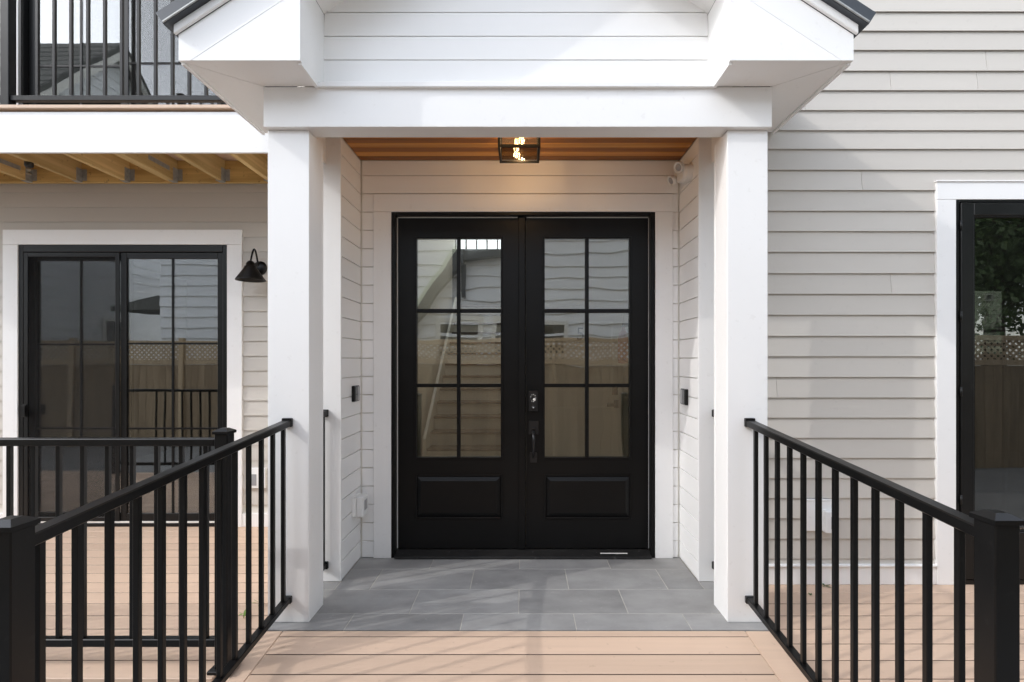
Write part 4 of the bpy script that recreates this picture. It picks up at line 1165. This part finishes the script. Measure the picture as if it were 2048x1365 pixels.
# dark lean-to roof edge, gutter and downspout on that wall
ND = 2 * LY - NBY - 0.25
def nx_(u): return X(u, ND)
def nz_(v): return Z(v, ND)
prism(nb, 'lean_to_roof', [(nx_(800), nz_(655)), (nx_(928), nz_(487)), (nx_(928), nz_(522)), (nx_(815), nz_(668))], NBY + 0.03, NBY + 0.28, 'y', roofm)
prism(nb, 'lean_to_trim', [(nx_(796), nz_(645)), (nx_(928), nz_(472)), (nx_(928), nz_(486.5)), (nx_(800), nz_(654.5))], NBY + 0.03, NBY + 0.22, 'y', npale)
box(nb, 'gutter', nx_(928.5), nx_(1012), NBY + 0.04, NBY + 0.28, nz_(514), nz_(497), roofm, 0.01)
box(nb, 'downspout', nx_(921), nx_(931), NBY + 0.05, NBY + 0.13, nz_(592), nz_(522.5), roofm, 0.01)
# gabled house further left
na = thing('neighbour_house', 'white gabled house with grey shingle roof, left across the driveway', 'house', (-15.5, -5.4, -0.42), 'neighbouring houses')
ax1, ay0, ay1, aez, arz = -11.4, -7.6, -3.2, 7.9, 10.1
aym = (ay0 + ay1) / 2
box(na, 'wall', -20, ax1, ay0, ay1, -0.42, aez, nwhite, 0)
prism(na, 'gable', [(ay0, aez), (ay1, aez), (aym, arz)], -20, ax1, 'x', nwhite)
z = -0.3
while z < arz - 0.2:
    zt = z + 0.25
    h0 = (ay1 - ay0) / 2 * min(1, max(0, (arz - z) / (arz - aez)))
    h1 = (ay1 - ay0) / 2 * min(1, max(0, (arz - zt) / (arz - aez)))
    bm = bmesh.new()
    q = [(aym - h0, z), (aym + h0, z), (aym + h1, zt), (aym - h1, zt)]
    A = [bm.verts.new((ax1 + (0.028 if i < 2 else 0.008), p[0], p[1])) for i, p in enumerate(q)]
    B = [bm.verts.new((ax1 + 0.001, p[0], p[1])) for p in q]
    bm.faces.new(A); bm.faces.new(B)
    for i in range(4): bm.faces.new([A[i], A[(i + 1) % 4], B[(i + 1) % 4], B[i]])
    mesh_obj(na, 'clapboard', bm, nwhite)
    z = zt
sl_a = (arz - aez) / ((ay1 - ay0) / 2)
for sgn in (1, -1):
    e = 0.4
    yo = aym + sgn * ((ay1 - ay0) / 2 + e); zo = aez - e * sl_a
    prism(na, 'roof', [(aym, arz + 0.02), (yo, zo + 0.02), (yo, zo + 0.16), (aym, arz + 0.18)], -20.3, ax1 + 0.35, 'x', shingle)
    prism(na, 'rake_board', [(aym, arz - 0.26), (yo, zo - 0.26), (yo, zo + 0.018), (aym, arz + 0.018)], ax1 + 0.30, ax1 + 0.345, 'x', inwhite)
    if sgn > 0:
        for k_ in range(9):
            f0, f1 = k_ / 9, (k_ + 1) / 9
            ya, za = aym + (yo - aym) * f0, arz + 0.18 + (zo - arz - 0.02) * f0
            yb_, zb_ = aym + (yo - aym) * f1, arz + 0.18 + (zo - arz - 0.02) * f1
            prism(na, 'shingle_course', [(ya, za + 0.004), (yb_, zb_ + 0.022), (yb_, zb_ + 0.002), (ya, za + 0.001)], -20.2, ax1 + 0.3, 'x', shingle)
# window in the gable end
bm = bmesh.new(); add_box(bm, ax1 + 0.03, ax1 + 0.06, -6.0, -5.0, 0.9, 2.6)
mesh_obj(na, 'window', bm, inwhite)
bm = bmesh.new(); add_box(bm, ax1 + 0.061, ax1 + 0.066, -5.9, -5.1, 1.0, 2.5)
mesh_obj(na, 'pane', bm, wglassdark)

# broadleaf trees to the right, mirrored in the storm door
def leaf_mass(par, name, centre, radii, n, size, m, seed, clumps=26):
    rn = random.Random(seed)
    cl = []
    for _ in range(clumps):
        while True:
            p = Vector((rn.uniform(-1, 1), rn.uniform(-1, 1), rn.uniform(-1, 1)))
            if 0.25 < p.length < 1: break
        cl.append((Vector((p.x * radii[0], p.y * radii[1], p.z * radii[2])), rn.uniform(0.18, 0.34) * min(radii)))
    verts, faces = [], []
    for i in range(n):
        c, r = rn.choice(cl)
        p = Vector(centre) + c + Vector((rn.gauss(0, r), rn.gauss(0, r), rn.gauss(0, r * 0.8)))
        a = Vector((rn.uniform(-1, 1), rn.uniform(-1, 1), rn.uniform(-1, 1))).normalized()
        b = a.orthogonal().normalized(); s = size * rn.uniform(0.6, 1.3)
        k0 = len(verts)
        verts += [p - a * s, p + b * s * 0.45, p + a * s, p - b * s * 0.45]
        faces.append((k0, k0 + 1, k0 + 2, k0 + 3))
    me = bpy.data.meshes.new(name)
    me.from_pydata([v - Vector(centre) for v in verts], [], faces)
    me.materials.append(m)
    return place(bpy.data.objects.new(name, me), par, Matrix.Translation(centre))
def tree(label, x, y, h, r, seed):
    t = thing('broadleaf_tree', label, 'tree', (x, y, -0.42), 'trees across the driveway')
    rn = random.Random(seed)
    bm = bmesh.new()
    add_tube(bm, [(x, y, -0.42), (x + 0.08, y, h * 0.25), (x + 0.02, y + 0.1, h * 0.5), (x + 0.15, y, h * 0.85)], [0.24, 0.19, 0.14, 0.04], 10)
    for k_ in range(7):
        a = k_ * 0.95; z0 = h * (0.3 + 0.07 * k_)
        e = Vector((x + math.cos(a) * r * 0.75, y + math.sin(a) * r * 0.75, z0 + r * 0.55))
        add_tube(bm, [(x + 0.03, y, z0), (Vector((x, y, z0)).lerp(e, 0.5) + Vector((0, 0, 0.15))), e], [0.08, 0.05, 0.015], 7)
    mesh_obj(t, 'trunk', bm, bark, smooth=True)
    leaf_mass(t, 'crown', (x, y, h * 0.66), (r, r, h * 0.42), 17000, 0.085, leafm, seed, 44)
tree('tall leafy tree across the driveway, nearer the white house', 10.4, -4.9, 7.5, 2.7, 11)
tree('tall leafy tree across the driveway, further right', 14.0, -6.6, 9.0, 3.2, 12)
tree('tall leafy tree across the driveway, furthest back', 12.4, -10.5, 11.0, 4.2, 13)
# arborvitae and pale house seen through the right room's far window
def arborvitae(label, x, y, h, r, seed):
    t = thing('arborvitae', label, 'shrub', (x, y, -0.42), 'arborvitae behind the house')
    rn = random.Random(seed)
    verts, faces = [], []
    c0 = Vector((x, y, -0.42))
    for i in range(4200):
        f = rn.random() ** 1.4
        rr = r * (1 - f) ** 0.7 * math.sqrt(rn.uniform(0.35, 1)) * (0.9 + 0.2 * math.sin(9 * f + i))
        a = rn.uniform(0, 6.283)
        p = Vector((math.cos(a) * rr, math.sin(a) * rr, 0.15 + f * h))
        d = Vector((math.cos(a) * 0.4, math.sin(a) * 0.4, 1)).normalized(); b = d.orthogonal().normalized() * 0.022
        k0 = len(verts); s = 0.09 * rn.uniform(0.6, 1.2)
        verts += [p, p + d * s * 0.5 + b, p + d * s, p + d * s * 0.5 - b]
        faces.append((k0, k0 + 1, k0 + 2, k0 + 3))
    me = bpy.data.meshes.new('crown'); me.from_pydata(verts, [], faces); me.materials.append(thujam)
    place(bpy.data.objects.new('crown', me), t, Matrix.Translation(c0))
    tube(t, 'trunk', [c0, c0 + Vector((0, 0, h * 0.8))], [0.07, 0.02], bark, 8)
arborvitae('cone shaped arborvitae behind the house, left of the pair', X(1970, 13), 13.0, 2.95, 0.42, 21)
arborvitae('cone shaped arborvitae behind the house, right of the pair', X(1995, 13.4), 13.4, 2.65, 0.40, 22)
pg = thing('neighbour_house', 'pale green clapboard house far behind the right room window', 'house', (17, 19, -0.42), 'neighbouring houses')
box(pg, 'wall', 12.0, 24.0, 17.0, 23.0, -0.42, 6.5, npale, 0)
z = -0.3
while z < 6.4:
    prism(pg, 'clapboard', [(16.999, z), (16.975, z), (16.993, z + 0.15), (16.999, z + 0.15)], 12.0, 24.0, 'x', npale)
    z += 0.14
prism(pg, 'roof', [(16.5, 6.4), (20.0, 8.8), (23.5, 6.4)], 11.6, 24.4, 'x', shingle)
w = frame_y(pg, 'window', X(1966, 17), X(1983, 17), Z(603, 17), Z(588, 17), 0.05, 16.93, 16.96, inwhite, 0)
box(w, 'pane', X(1969, 17), X(1980, 17), 16.95, 16.955, Z(601, 17), Z(590, 17), wglassdark, 0)
